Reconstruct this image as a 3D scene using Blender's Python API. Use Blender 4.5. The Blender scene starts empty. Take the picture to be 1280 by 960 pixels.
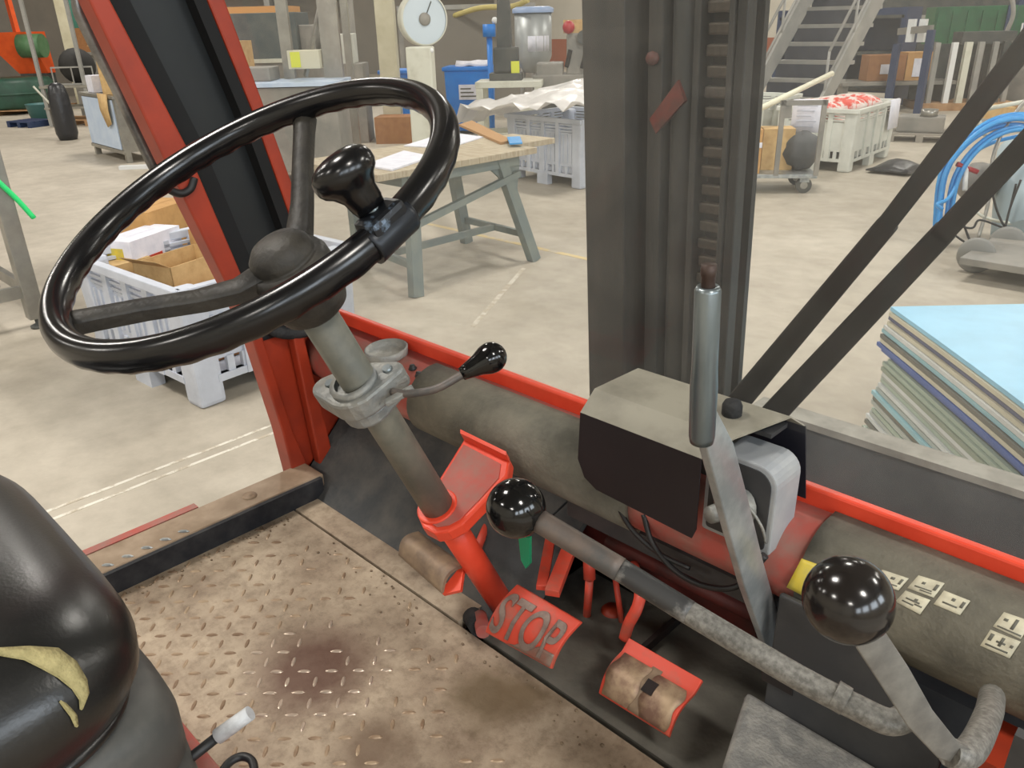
import bpy, bmesh, random
from math import *
from mathutils import Vector as V, Matrix
from mathutils.bvhtree import BVHTree

random.seed(7)
S = bpy.context.scene
COL = S.collection

# ------------------------------------------------------------------ camera
CAM_Z, F, TH, RO, AZ = 1.80, 1000.0, radians(24.3), radians(1.5), radians(45)
C = V((0, 0, CAM_Z))
_h = V((-sin(AZ), cos(AZ), 0)); _r = V((cos(AZ), sin(AZ), 0)); _z = V((0, 0, 1))
FW = cos(TH) * _h - sin(TH) * _z
_u = sin(TH) * _h + cos(TH) * _z
RT = cos(RO) * _r - sin(RO) * _u
UP = cos(RO) * _u + sin(RO) * _r
cd = bpy.data.cameras.new('camera'); cam = bpy.data.objects.new('camera', cd); COL.objects.link(cam)
cd.sensor_width = 36; cd.lens = F / 1280 * 36; cd.clip_start = 0.02; cd.clip_end = 200
cam.matrix_world = Matrix(((RT.x, UP.x, -FW.x, C.x), (RT.y, UP.y, -FW.y, C.y), (RT.z, UP.z, -FW.z, C.z), (0, 0, 0, 1)))
S.camera = cam

# ------------------------------------------------------------------ world, lamps, exposure
S.view_settings.view_transform = 'Standard'; S.view_settings.look = 'None'
S.view_settings.gamma = 1; S.view_settings.use_curve_mapping = False
S.view_settings.exposure = -0.12
W = bpy.data.worlds.new('world'); S.world = W; W.use_nodes = True
W.node_tree.nodes['Background'].inputs[0].default_value = (0.8, 0.85, 0.9, 1)
W.node_tree.nodes['Background'].inputs[1].default_value = 0.3


def area(name, loc, rot, sx, sy, power, color):
    l = bpy.data.lights.new(name, 'AREA'); l.shape = 'RECTANGLE'; l.size = sx; l.size_y = sy
    l.energy = power; l.color = color
    o = bpy.data.objects.new(name, l); COL.objects.link(o); o.location = loc; o.rotation_euler = rot
    return o


LAMP = 330
for ix in range(4):
    for iy in range(5):
        area('hall_lamp', (-21 + ix * 8.5, -9 + iy * 8, 7.2), (0, 0, 0), 1.6, 0.9, LAMP, (1.0, 0.95, 0.88))
# daylight through the high windows of the side wall to the right and behind
for k in range(4):
    area('window_daylight', (9.7, -9 + k * 4.6, 4.6), (0, radians(90), 0), 2.6, 3.2, 260, (0.80, 0.90, 1.0))

# ------------------------------------------------------------------ pixel rays -> points on real planes


def ray(x, y): return FW + RT * ((x - 640) / F) + UP * ((480 - y) / F)
def dep(x, y, d): return C + ray(x, y) * d
def onz(x, y, z): r = ray(x, y); return C + r * ((z - C.z) / r.z)
def onx(x, y, v): r = ray(x, y); return C + r * (v / r.x)
def ony(x, y, v): r = ray(x, y); return C + r * (v / r.y)
def onpl(x, y, p, n): r = ray(x, y); n = V(n); return C + r * ((V(p) - C).dot(n) / r.dot(n))


def ground(px, d):
    "ground point at depth d in image column px"
    a = FW + RT * ((px - 640) / F)
    k = (-C.z / d - a.z) / UP.z
    p = C + (a + UP * k) * d
    return V((p.x, p.y, 0))


def hgt(px, py, g):
    "height reached by pixel ray (px,py) above the ground point g"
    r = ray(px, py); t = (r.x * g.x + r.y * g.y) / (r.x ** 2 + r.y ** 2)
    return C.z + r.z * t

# ------------------------------------------------------------------ materials


def lin(c): return tuple(((v / 255) / 12.92 if v / 255 <= 0.04045 else ((v / 255 + 0.055) / 1.055) ** 2.4) for v in c)


MATS = {}


def mat(name, col, rough=0.5, metal=0.0, col2=None, scale=20, lo=0.4, hi=0.65, bump=0.0, bscale=None, spec=0.5, detail=6, rough2=None, stretch=None):
    "principled material, colours as sRGB 0-255, mottled by noise in object space"
    if name in MATS: return MATS[name]
    m = bpy.data.materials.new(name); m.use_nodes = True
    nt = m.node_tree; N = nt.nodes; L = nt.links
    b = N['Principled BSDF']
    b.inputs['Roughness'].default_value = rough; b.inputs['Metallic'].default_value = metal
    b.inputs['Specular IOR Level'].default_value = spec
    b.inputs['Base Color'].default_value = (*lin(col), 1)
    if col2 or bump:
        tc = N.new('ShaderNodeTexCoord'); mp = N.new('ShaderNodeMapping')
        L.new(tc.outputs['Object'], mp.inputs[0])
        if stretch: mp.inputs['Scale'].default_value = stretch
    if col2:
        nz = N.new('ShaderNodeTexNoise'); nz.inputs['Scale'].default_value = scale; nz.inputs['Detail'].default_value = detail
        nz.inputs['Roughness'].default_value = 0.62
        L.new(mp.outputs[0], nz.inputs['Vector'])
        rp = N.new('ShaderNodeValToRGB'); rp.color_ramp.elements[0].position = lo; rp.color_ramp.elements[1].position = hi
        rp.color_ramp.elements[0].color = (*lin(col), 1); rp.color_ramp.elements[1].color = (*lin(col2), 1)
        L.new(nz.outputs[0], rp.inputs[0]); L.new(rp.outputs[0], b.inputs['Base Color'])
        if rough2 is not None:
            mr = N.new('ShaderNodeMapRange'); mr.inputs[1].default_value = lo; mr.inputs[2].default_value = hi
            mr.inputs[3].default_value = rough; mr.inputs[4].default_value = rough2
            L.new(nz.outputs[0], mr.inputs[0]); L.new(mr.outputs[0], b.inputs['Roughness'])
    if bump:
        n2 = N.new('ShaderNodeTexNoise'); n2.inputs['Scale'].default_value = bscale or scale * 3; n2.inputs['Detail'].default_value = 4
        L.new(mp.outputs[0], n2.inputs['Vector'])
        bp = N.new('ShaderNodeBump'); bp.inputs['Strength'].default_value = bump; bp.inputs['Distance'].default_value = 0.01
        L.new(n2.outputs[0], bp.inputs['Height']); L.new(bp.outputs[0], b.inputs['Normal'])
    MATS[name] = m
    return m


M_black = mat('black_bakelite', (9, 9, 10), 0.13, spec=0.6)
M_rim = mat('black_rim_plastic', (9, 9, 11), 0.22, col2=(16, 16, 18), scale=30)
M_spoke = mat('dusty_black_plastic', (30, 28, 25), 0.55, col2=(58, 54, 47), scale=18, bump=0.15, bscale=120)
M_red = mat('red_paint', (214, 66, 42), 0.38, col2=(226, 78, 52), scale=14)
M_redw = mat('worn_red_paint', (206, 72, 52), 0.5, col2=(160, 92, 76), scale=26, lo=0.48, hi=0.72)
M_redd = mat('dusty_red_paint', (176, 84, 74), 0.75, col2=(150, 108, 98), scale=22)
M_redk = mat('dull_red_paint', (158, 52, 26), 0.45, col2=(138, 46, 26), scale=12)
M_redshade = mat('shaded_dark_red', (84, 26, 20), 0.6, col2=(48, 22, 18), scale=14)  # red darkened in its colour for the shade under the dash
M_reddk2 = mat('reflected_red', (112, 42, 32), 0.6, col2=(72, 40, 34), scale=22)  # colour of the red reflections imitated on the mast
M_panel = mat('black_sheet_panel', (13, 18, 20), 0.5, col2=(19, 24, 26), scale=9)
M_rubber = mat('black_rubber', (24, 25, 27), 0.8, col2=(46, 46, 46), scale=35, bump=0.3, bscale=150)
M_toe = mat('dark_grey_toe_board', (58, 60, 61), 0.8, col2=(84, 82, 78), scale=14, bump=0.2, bscale=90)
M_col = mat('grey_column_paint', (100, 100, 90), 0.5, col2=(124, 120, 107), scale=22)
M_cast = mat('grey_cast_metal', (128, 130, 128), 0.5, metal=0.3, col2=(148, 146, 138), scale=24, bump=0.35, bscale=60)
M_vinyl = mat('dusty_black_vinyl', (84, 82, 73), 0.75, col2=(126, 122, 108), scale=11, lo=0.35, hi=0.7, bump=0.2, bscale=160)
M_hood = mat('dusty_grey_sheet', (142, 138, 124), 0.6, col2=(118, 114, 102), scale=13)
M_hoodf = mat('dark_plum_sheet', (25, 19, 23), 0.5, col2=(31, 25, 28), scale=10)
M_steel = mat('zinc_steel', (150, 156, 158), 0.38, metal=0.55, col2=(186, 190, 190), scale=18, bump=0.08, bscale=80)
M_tube = mat('grey_steel_sleeve', (112, 122, 126), 0.33, metal=0.75, col2=(140, 148, 150), scale=20, stretch=(1, 1, 0.2))
M_rod = mat('worn_grey_rod', (108, 96, 88), 0.5, metal=0.3, col2=(84, 82, 80), scale=20, lo=0.42, hi=0.55)
M_rodk = mat('worn_black_rod', (60, 60, 60), 0.45, metal=0.3, col2=(150, 148, 144), scale=30, lo=0.5, hi=0.66)
M_rodg = mat('speckled_grey_rod', (98, 96, 91), 0.5, metal=0.25, col2=(136, 134, 128), scale=220, lo=0.38, hi=0.64)
M_flat = mat('grey_flat_bar', (104, 102, 98), 0.5, metal=0.2, col2=(128, 126, 120), scale=40)
M_dgrey = mat('dark_grey_sheet', (50, 51, 53), 0.6, col2=(62, 62, 62), scale=15)
M_toeplate = mat('grey_toe_plate', (104, 101, 92), 0.75, col2=(78, 76, 70), scale=9, bump=0.15, bscale=90)
M_felt = mat('grey_rubber_mat', (112, 111, 108), 0.9, col2=(138, 136, 130), scale=60, lo=0.4, hi=0.6, bump=0.3, bscale=240)
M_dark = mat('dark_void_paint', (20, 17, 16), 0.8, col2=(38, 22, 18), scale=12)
M_seat = mat('black_vinyl_seat', (19, 19, 19), 0.30, col2=(27, 27, 26), scale=9, bump=0.04, bscale=300, spec=0.7)
M_foam = mat('yellowed_foam', (150, 140, 96), 0.85, col2=(176, 164, 116), scale=60, bump=0.4, bscale=200)
M_base = mat('grey_plastic_base', (72, 72, 69), 0.55, col2=(90, 88, 83), scale=18)
M_pad = mat('bare_worn_steel', (172, 148, 120), 0.5, metal=0.35, col2=(120, 92, 78), scale=30, lo=0.42, hi=0.64)
M_paddust = mat('dusty_pedal', (150, 128, 104), 0.6, metal=0.2, col2=(118, 100, 84), scale=28)
M_stopw = mat('worn_grey_print', (140, 122, 112), 0.55, metal=0.2, col2=(116, 96, 88), scale=60)
M_yellow = mat('yellow_sticker', (214, 190, 60), 0.45, col2=(190, 176, 90), scale=30)
M_sticker = mat('white_sticker', (196, 190, 166), 0.6, col2=(168, 162, 142), scale=50)
M_ink = mat('grey_print', (92, 90, 80), 0.7)
M_green = mat('green_plastic', (20, 150, 105), 0.4)
M_bgreen = mat('bright_green_strap', (50, 230, 130), 0.5)
M_white = mat('white_plastic', (222, 224, 224), 0.5)
M_paper = mat('white_paper', (228, 228, 238), 0.8, col2=(212, 214, 226), scale=14)
M_card = mat('cardboard', (196, 152, 96), 0.85, col2=(180, 138, 86), scale=12)
M_cardd = mat('brown_cardboard', (160, 112, 70), 0.85, col2=(146, 100, 62), scale=12)
M_cardp = mat('pale_cardboard', (208, 176, 124), 0.85, col2=(190, 156, 106), scale=12)
M_crate = mat('grey_white_plastic', (196, 202, 214), 0.5, col2=(182, 188, 200), scale=6)
M_crate2 = mat('cream_grey_plastic', (216, 218, 210), 0.55, col2=(200, 202, 194), scale=5)
M_bench = mat('grey_green_steel', (112, 124, 124), 0.55, col2=(128, 136, 130), scale=6)
M_wood = mat('pale_wood', (186, 174, 152), 0.8, col2=(160, 146, 122), scale=7, stretch=(1, 6, 1))
M_woodp = mat('pallet_wood', (178, 142, 104), 0.85, col2=(150, 116, 82), scale=6)
M_blue = mat('blue_plastic', (18, 128, 220), 0.45, col2=(14, 114, 206), scale=4)
M_navy = mat('navy_paint', (38, 54, 88), 0.5, col2=(50, 66, 98), scale=5)
M_scale = mat('cream_enamel', (208, 208, 194), 0.45, col2=(186, 184, 168), scale=4, lo=0.5, hi=0.7)
M_dial = mat('pale_dial', (196, 208, 216), 0.35)
M_mach = mat('machine_grey', (124, 122, 116), 0.6, col2=(146, 142, 134), scale=3)
M_machd = mat('dark_machine', (62, 66, 66), 0.6, col2=(86, 86, 82), scale=3)
M_stair = mat('stair_grey', (142, 142, 138), 0.6, col2=(160, 158, 152), scale=3)
M_stain = mat('stainless', (150, 148, 142), 0.35, metal=0.7, col2=(170, 168, 160), scale=4)
M_film = mat('blue_white_film', (196, 212, 232), 0.4, col2=(178, 198, 224), scale=4)
M_orange = mat('orange_paint', (236, 96, 36), 0.45, col2=(220, 84, 30), scale=4)
M_gtank = mat('dark_green_tank', (44, 82, 66), 0.5, col2=(34, 64, 52), scale=4)
M_gmot = mat('mid_green_paint', (84, 124, 84), 0.5, col2=(98, 132, 96), scale=8)
M_gbin = mat('green_bin', (36, 100, 62), 0.5, col2=(28, 84, 52), scale=4)
M_bag = mat('black_bag', (46, 47, 50), 0.35, bump=0.8, bscale=14)
M_hose = mat('blue_hose', (40, 136, 206), 0.4, col2=(60, 156, 220), scale=8)
M_cable = mat('black_cable', (26, 26, 27), 0.5)
M_mast = mat('greasy_mast_steel', (46, 48, 47), 0.55, metal=0.3, col2=(76, 72, 68), scale=9, lo=0.42, hi=0.72, stretch=(1, 1, 0.25))
M_mastk = mat('dark_mast_steel', (26, 29, 29), 0.5, metal=0.3, col2=(44, 43, 42), scale=8, stretch=(1, 1, 0.3))
M_chain = mat('oily_chain', (84, 78, 70), 0.45, metal=0.5, col2=(46, 42, 40), scale=30)
M_cowl = mat('dark_cowl', (72, 74, 78), 0.6, col2=(90, 92, 94), scale=7)
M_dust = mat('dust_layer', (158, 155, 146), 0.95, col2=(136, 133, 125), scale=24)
M_wiper = mat('black_wiper', (8, 8, 9), 0.7, col2=(24, 24, 24), scale=18)
M_wheel = mat('grey_wheel', (128, 128, 124), 0.6)
M_wall = mat('painted_wall', (214, 208, 194), 0.85, col2=(200, 194, 180), scale=0.6)
M_wallg = mat('grey_wall', (128, 122, 112), 0.85, col2=(112, 108, 100), scale=0.5)
M_dado = mat('terracotta_dado', (178, 106, 78), 0.8, col2=(160, 92, 66), scale=0.9)
M_ceil = mat('ceiling_grey', (120, 118, 112), 0.9)
M_tarp = mat('red_white_sacks', (226, 214, 208), 0.5, col2=(214, 76, 60), scale=7, lo=0.5, hi=0.56)


def film_mat():
    m = bpy.data.materials.new('clear_plastic_film'); m.use_nodes = True
    nt = m.node_tree; N = nt.nodes; L = nt.links; b = N['Principled BSDF']
    b.inputs['Base Color'].default_value = (0.82, 0.80, 0.78, 1); b.inputs['Roughness'].default_value = 0.25
    t = N.new('ShaderNodeBsdfTransparent'); mx = N.new('ShaderNodeMixShader'); mx.inputs[0].default_value = 0.75
    L.new(t.outputs[0], mx.inputs[1]); L.new(b.outputs[0], mx.inputs[2]); L.new(mx.outputs[0], N['Material Output'].inputs[0])
    return m


M_clear = film_mat()


def glass_mat():
    "dusty safety glass: mostly clear, a thin veil of dust, a mirror at grazing angles"
    m = bpy.data.materials.new('dusty_glass'); m.use_nodes = True
    nt = m.node_tree; N = nt.nodes; L = nt.links; N.remove(N['Principled BSDF'])
    t = N.new('ShaderNodeBsdfTransparent'); t.inputs[0].default_value = (0.985, 0.99, 0.985, 1)
    d = N.new('ShaderNodeBsdfDiffuse'); d.inputs[0].default_value = (0.78, 0.76, 0.72, 1)
    g = N.new('ShaderNodeBsdfGlossy'); g.inputs['Roughness'].default_value = 0.02
    tr = N.new('ShaderNodeBsdfTranslucent'); tr.inputs[0].default_value = (0.78, 0.76, 0.72, 1)
    dd = N.new('ShaderNodeMixShader'); dd.inputs[0].default_value = 0.5
    L.new(d.outputs[0], dd.inputs[1]); L.new(tr.outputs[0], dd.inputs[2])
    tc = N.new('ShaderNodeTexCoord'); nz = N.new('ShaderNodeTexNoise'); nz.inputs['Scale'].default_value = 7; nz.inputs['Detail'].default_value = 5
    L.new(tc.outputs['Object'], nz.inputs['Vector'])
    mr = N.new('ShaderNodeMapRange'); mr.inputs[1].default_value = 0.3; mr.inputs[2].default_value = 0.75
    mr.inputs[3].default_value = 0.03; mr.inputs[4].default_value = 0.075
    L.new(nz.outputs[0], mr.inputs[0])
    m1 = N.new('ShaderNodeMixShader'); L.new(mr.outputs[0], m1.inputs[0]); L.new(t.outputs[0], m1.inputs[1]); L.new(dd.outputs[0], m1.inputs[2])
    fr = N.new('ShaderNodeFresnel'); fr.inputs[0].default_value = 1.4
    ml = N.new('ShaderNodeMath'); ml.operation = 'MULTIPLY'; ml.inputs[1].default_value = 0.5; geo = N.new('ShaderNodeNewGeometry'); inv = N.new('ShaderNodeMath'); inv.operation = 'SUBTRACT'; inv.inputs[0].default_value = 1
    L.new(geo.outputs['Backfacing'], inv.inputs[1]); mb = N.new('ShaderNodeMath'); mb.operation = 'MULTIPLY'
    L.new(fr.outputs[0], mb.inputs[0]); L.new(inv.outputs[0], mb.inputs[1]); L.new(mb.outputs[0], ml.inputs[0])
    m2 = N.new('ShaderNodeMixShader'); L.new(ml.outputs[0], m2.inputs[0]); L.new(m1.outputs[0], m2.inputs[1]); L.new(g.outputs[0], m2.inputs[2])
    L.new(m2.outputs[0], N['Material Output'].inputs[0])
    return m


M_glass = glass_mat()


def floor_mat():
    m = bpy.data.materials.new('concrete_floor'); m.use_nodes = True
    nt = m.node_tree; N = nt.nodes; L = nt.links; b = N['Principled BSDF']
    tc = N.new('ShaderNodeTexCoord')

    def noise(sc, det, rough=0.6):
        n = N.new('ShaderNodeTexNoise'); n.inputs['Scale'].default_value = sc; n.inputs['Detail'].default_value = det
        n.inputs['Roughness'].default_value = rough; L.new(tc.outputs['Object'], n.inputs['Vector']); return n
    n1 = noise(0.55, 8); n2 = noise(5, 8, 0.7)
    rp = N.new('ShaderNodeValToRGB'); e = rp.color_ramp.elements
    e[0].position = 0.32; e[0].color = (*lin((166, 158, 144)), 1); e[1].position = 0.68; e[1].color = (*lin((194, 186, 172)), 1)
    L.new(n1.outputs[0], rp.inputs[0])
    r2 = N.new('ShaderNodeValToRGB'); e = r2.color_ramp.elements
    e[0].position = 0.3; e[0].color = (0.78, 0.77, 0.75, 1); e[1].position = 0.62; e[1].color = (1.04, 1.04, 1.03, 1)
    L.new(n2.outputs[0], r2.inputs[0])
    mx = N.new('ShaderNodeMix'); mx.data_type = 'RGBA'; mx.blend_type = 'MULTIPLY'; mx.inputs[0].default_value = 0.8
    L.new(rp.outputs[0], mx.inputs[6]); L.new(r2.outputs[0], mx.inputs[7]); L.new(mx.outputs[2], b.inputs['Base Color'])
    b.inputs['Roughness'].default_value = 0.55; b.inputs['Specular IOR Level'].default_value = 0.35
    return m


def cabfloor_mat():
    "steel plate under trodden dirt: tan dirt, grey bare zones, one dark oily patch"
    m = bpy.data.materials.new('dirty_tread_plate'); m.use_nodes = True
    nt = m.node_tree; N = nt.nodes; L = nt.links; b = N['Principled BSDF']
    tc = N.new('ShaderNodeTexCoord')

    def noise(sc, det, rough=0.65):
        n = N.new('ShaderNodeTexNoise'); n.inputs['Scale'].default_value = sc; n.inputs['Detail'].default_value = det
        n.inputs['Roughness'].default_value = rough; L.new(tc.outputs['Object'], n.inputs['Vector']); return n
    n1 = noise(7, 8); n2 = noise(46, 9, 0.75)
    rp = N.new('ShaderNodeValToRGB'); e = rp.color_ramp.elements
    e[0].position = 0.33; e[0].color = (*lin((138, 120, 101)), 1); e[1].position = 0.66; e[1].color = (*lin((188, 171, 148)), 1)
    L.new(n1.outputs[0], rp.inputs[0])
    r2 = N.new('ShaderNodeValToRGB'); e = r2.color_ramp.elements
    e[0].position = 0.3; e[0].color = (0.58, 0.55, 0.52, 1); e[1].position = 0.54; e[1].color = (1, 1, 1, 1)
    L.new(n2.outputs[0], r2.inputs[0])
    mx = N.new('ShaderNodeMix'); mx.data_type = 'RGBA'; mx.blend_type = 'MULTIPLY'; mx.inputs[0].default_value = 1
    L.new(rp.outputs[0], mx.inputs[6]); L.new(r2.outputs[0], mx.inputs[7])
    last = mx.outputs[2]
    for (px, py, rad, col) in [(395, 835, 0.10, (86, 54, 42)), (470, 932, 0.06, (104, 84, 66)), (610, 868, 0.06, (104, 88, 64)), (660, 870, 0.05, (110, 92, 68))]:
        p = onz(px, py, 1.02) - FLOOR_O
        vm = N.new('ShaderNodeVectorMath'); vm.operation = 'DISTANCE'; vm.inputs[1].default_value = p
        nv = N.new('ShaderNodeMix'); nv.data_type = 'VECTOR'; nv.inputs[0].default_value = 0.06
        n3 = noise(14, 4); L.new(tc.outputs['Object'], nv.inputs[4]); L.new(n3.outputs['Color'], nv.inputs[5])
        L.new(nv.outputs[1], vm.inputs[0])
        vm.inputs[1].default_value = V(p) * 0.94 + V((0.5, 0.5, 0.5)) * 0.06
        mr = N.new('ShaderNodeMapRange'); mr.inputs[1].default_value = rad * 0.35; mr.inputs[2].default_value = rad
        mr.inputs[3].default_value = 0.85; mr.inputs[4].default_value = 0; L.new(vm.outputs['Value'], mr.inputs[0])
        m3 = N.new('ShaderNodeMix'); m3.data_type = 'RGBA'; m3.inputs[7].default_value = (*lin(col), 1)
        L.new(mr.outputs[0], m3.inputs[0]); L.new(last, m3.inputs[6]); last = m3.outputs[2]
    L.new(last, b.inputs['Base Color'])
    b.inputs['Roughness'].default_value = 0.6; b.inputs['Metallic'].default_value = 0.1
    bp = N.new('ShaderNodeBump'); bp.inputs['Strength'].default_value = 0.25; bp.inputs['Distance'].default_value = 0.004
    L.new(n2.outputs[0], bp.inputs['Height']); L.new(bp.outputs[0], b.inputs['Normal'])
    return m


def line_mat(name, col, amount):
    m = bpy.data.materials.new(name); m.use_nodes = True
    nt = m.node_tree; N = nt.nodes; L = nt.links; b = N['Principled BSDF']
    tc = N.new('ShaderNodeTexCoord'); nz = N.new('ShaderNodeTexNoise'); nz.inputs['Scale'].default_value = 9; nz.inputs['Detail'].default_value = 7
    nz.inputs['Roughness'].default_value = 0.7
    L.new(tc.outputs['Object'], nz.inputs['Vector'])
    rp = N.new('ShaderNodeValToRGB'); e = rp.color_ramp.elements
    e[0].position = amount; e[0].color = (*lin(col), 1); e[1].position = amount + 0.1; e[1].color = (*lin((184, 174, 156)), 1)
    L.new(nz.outputs[0], rp.inputs[0]); L.new(rp.outputs[0], b.inputs['Base Color']); b.inputs['Roughness'].default_value = 0.6
    return m

# ------------------------------------------------------------------ mesh helpers (all shapes in world space)


def nb(): return bmesh.new()


def box(bm, lo, hi, M=None, bev=0.0):
    lo, hi = V(lo), V(hi)
    vs = [bm.verts.new((x, y, z)) for x in (lo.x, hi.x) for y in (lo.y, hi.y) for z in (lo.z, hi.z)]
    fs = [bm.faces.new([vs[i] for i in f]) for f in ((0, 1, 3, 2), (4, 6, 7, 5), (0, 4, 5, 1), (2, 3, 7, 6), (0, 2, 6, 4), (1, 5, 7, 3))]
    if bev:
        es = list({e for f in fs for e in f.edges})
        r = bmesh.ops.bevel(bm, geom=es, offset=bev, segments=2, affect='EDGES', profile=0.6)
        vs = list({v for f in r['faces'] for v in f.verts} | {v for v in vs if v.is_valid})
    if M is not None:
        for v in vs: v.co = M @ v.co
    return vs


def frame(d, hint=V((0, 0, 1))):
    d = V(d).normalized()
    if abs(d.dot(hint)) > 0.98: hint = V((1, 0, 0))
    a = hint.cross(d).normalized(); b = d.cross(a)
    return a, b, d


def cyl(bm, p0, p1, r0, r1=None, seg=20, caps=True):
    p0, p1 = V(p0), V(p1); r1 = r0 if r1 is None else r1
    a, b, _ = frame(p1 - p0)
    A = [bm.verts.new(p0 + (a * cos(t) + b * sin(t)) * r0) for t in [2 * pi * i / seg for i in range(seg)]]
    B = [bm.verts.new(p1 + (a * cos(t) + b * sin(t)) * r1) for t in [2 * pi * i / seg for i in range(seg)]]
    for i in range(seg):
        f = bm.faces.new((A[i], A[(i + 1) % seg], B[(i + 1) % seg], B[i])); f.smooth = True
    if caps: bm.faces.new(A[::-1]); bm.faces.new(B)


def lathe(bm, o, axis, prof, seg=28):
    "prof: list of (radius, distance along axis)"
    a, b, d = frame(axis); o = V(o); rings = []
    for r, h in prof:
        if r < 1e-6: rings.append([bm.verts.new(o + d * h)]); continue
        rings.append([bm.verts.new(o + d * h + (a * cos(2 * pi * i / seg) + b * sin(2 * pi * i / seg)) * r) for i in range(seg)])
    for R0, R1 in zip(rings, rings[1:]):
        for i in range(seg):
            j = (i + 1) % seg
            if len(R0) == 1 and len(R1) == 1: continue
            q = (R0[0], R1[j], R1[i]) if len(R0) == 1 else (R0[i], R0[j], R1[0]) if len(R1) == 1 else (R0[i], R0[j], R1[j], R1[i])
            f = bm.faces.new(q); f.smooth = True


def ball(bm, c, r, axis=(0, 0, 1), seg=32, sq=1.0):
    n = seg // 2
    lathe(bm, c, axis, [(r * sin(pi * i / n) if 0 < i < n else 0, -r * cos(pi * i / n) * sq) for i in range(n + 1)], seg)


def smooth_path(pts, n=6):
    pts = [V(p) for p in pts]; out = []
    P = [pts[0] * 2 - pts[1]] + pts + [pts[-1] * 2 - pts[-2]]
    for i in range(1, len(P) - 2):
        for k in range(n):
            t = k / n; p0, p1, p2, p3 = P[i - 1:i + 3]
            out.append(0.5 * ((2 * p1) + (p2 - p0) * t + (2 * p0 - 5 * p1 + 4 * p2 - p3) * t * t + (3 * p1 - p0 - 3 * p2 + p3) * t ** 3))
    return out + [pts[-1]]


def tube(bm, pts, r, seg=10, sm=6, closed=False, flat=None):
    pts = smooth_path(pts, sm) if sm else [V(p) for p in pts]
    n = len(pts); rings = []; up = None
    for i, p in enumerate(pts):
        t = (pts[(i + 1) % n if closed else min(i + 1, n - 1)] - pts[i - 1 if (closed or i) else 0]).normalized()
        if up is None: up = frame(t)[0]
        a = (up - t * up.dot(t)).normalized(); b = t.cross(a); up = a
        rr = r(i / max(n - 1, 1)) if callable(r) else r
        rings.append([bm.verts.new(p + (a * cos(2 * pi * k / seg) + b * sin(2 * pi * k / seg) * (flat or 1)) * rr) for k in range(seg)])
    for i in range(n if closed else n - 1):
        A, B = rings[i], rings[(i + 1) % n]
        for k in range(seg):
            f = bm.faces.new((A[k], A[(k + 1) % seg], B[(k + 1) % seg], B[k])); f.smooth = True
    if not closed: bm.faces.new(rings[0][::-1]); bm.faces.new(rings[-1])


def prism(bm, poly, off, smooth=False):
    "closed polygon (world points) extruded by vector off"
    A = [bm.verts.new(V(p)) for p in poly]; B = [bm.verts.new(V(p) + V(off)) for p in poly]
    n = len(A)
    bm.faces.new(A[::-1]); bm.faces.new(B)
    for i in range(n):
        f = bm.faces.new((A[i], A[(i + 1) % n], B[(i + 1) % n], B[i])); f.smooth = smooth
    return A + B


def bar(bm, p0, p1, w, t, side, bev=0.0):
    "flat bar from p0 to p1, width w along side, thickness t across"
    p0, p1 = V(p0), V(p1); d = (p1 - p0).normalized(); s = V(side); s = (s - d * s.dot(d)).normalized(); n = d.cross(s)
    M = Matrix((s, n, d)).transposed().to_4x4(); M.translation = p0
    box(bm, (-w / 2, -t / 2, 0), (w / 2, t / 2, (p1 - p0).length), M, bev)


def sheet(bm, rows, thick, n):
    "grid of points thickened by vector n*thick"
    n = V(n).normalized() * thick
    T = [[bm.verts.new(V(p)) for p in r] for r in rows]; B = [[bm.verts.new(V(p) - n) for p in r] for r in rows]
    R, K = len(rows), len(rows[0])
    for i in range(R - 1):
        for k in range(K - 1):
            f = bm.faces.new((T[i][k], T[i][k + 1], T[i + 1][k + 1], T[i + 1][k])); f.smooth = True
            f = bm.faces.new((B[i][k], B[i + 1][k], B[i + 1][k + 1], B[i][k + 1])); f.smooth = True
    for i in range(R - 1):
        bm.faces.new((T[i][0], T[i + 1][0], B[i + 1][0], B[i][0])); bm.faces.new((T[i][-1], B[i][-1], B[i + 1][-1], T[i + 1][-1]))
    for k in range(K - 1):
        bm.faces.new((T[0][k], B[0][k], B[0][k + 1], T[0][k + 1])); bm.faces.new((T[-1][k], T[-1][k + 1], B[-1][k + 1], B[-1][k]))


def worldloc(o):
    v = V((0, 0, 0))
    while o: v += o.location; o = o.parent
    return v


def obj(name, bm, m, parent=None, label=None, bevel=0.0, org=None):
    "link a bmesh as one mesh object; parents are never rotated"
    bmesh.ops.recalc_face_normals(bm, faces=bm.faces)
    me = bpy.data.meshes.new(name)
    o0 = worldloc(parent) if parent else (V(org) if org is not None else V((0, 0, 0)))
    bmesh.ops.translate(bm, vec=-o0, verts=bm.verts)
    bm.to_mesh(me); bm.free()
    for mm in (m if isinstance(m, (list, tuple)) else [m]): me.materials.append(mm)
    o = bpy.data.objects.new(name, me); COL.objects.link(o)
    if parent: o.parent = parent
    elif org is not None: o.location = org
    if label: o['label'] = label
    if bevel:
        b = o.modifiers.new('bevel', 'BEVEL'); b.width = bevel; b.segments = 2; b.limit_method = 'ANGLE'; b.angle_limit = radians(40)
    return o


def thing(name, label, cat, loc, group=None):
    o = bpy.data.objects.new(name, None); COL.objects.link(o); o.location = loc; o.empty_display_size = 0.1
    o['label'] = label; o['category'] = cat
    if group: o['group'] = group
    return o


def tag(o, label, cat, group=None):
    o['label'] = label; o['category'] = cat
    if group: o['group'] = group
    return o


def struct(name, bm, m, parent=None):
    o = obj(name, bm, m, parent); o['kind'] = 'structure'; return o


def rz(a, loc=(0, 0, 0)):
    M = Matrix.Rotation(a, 4, 'Z'); M.translation = V(loc); return M

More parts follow.
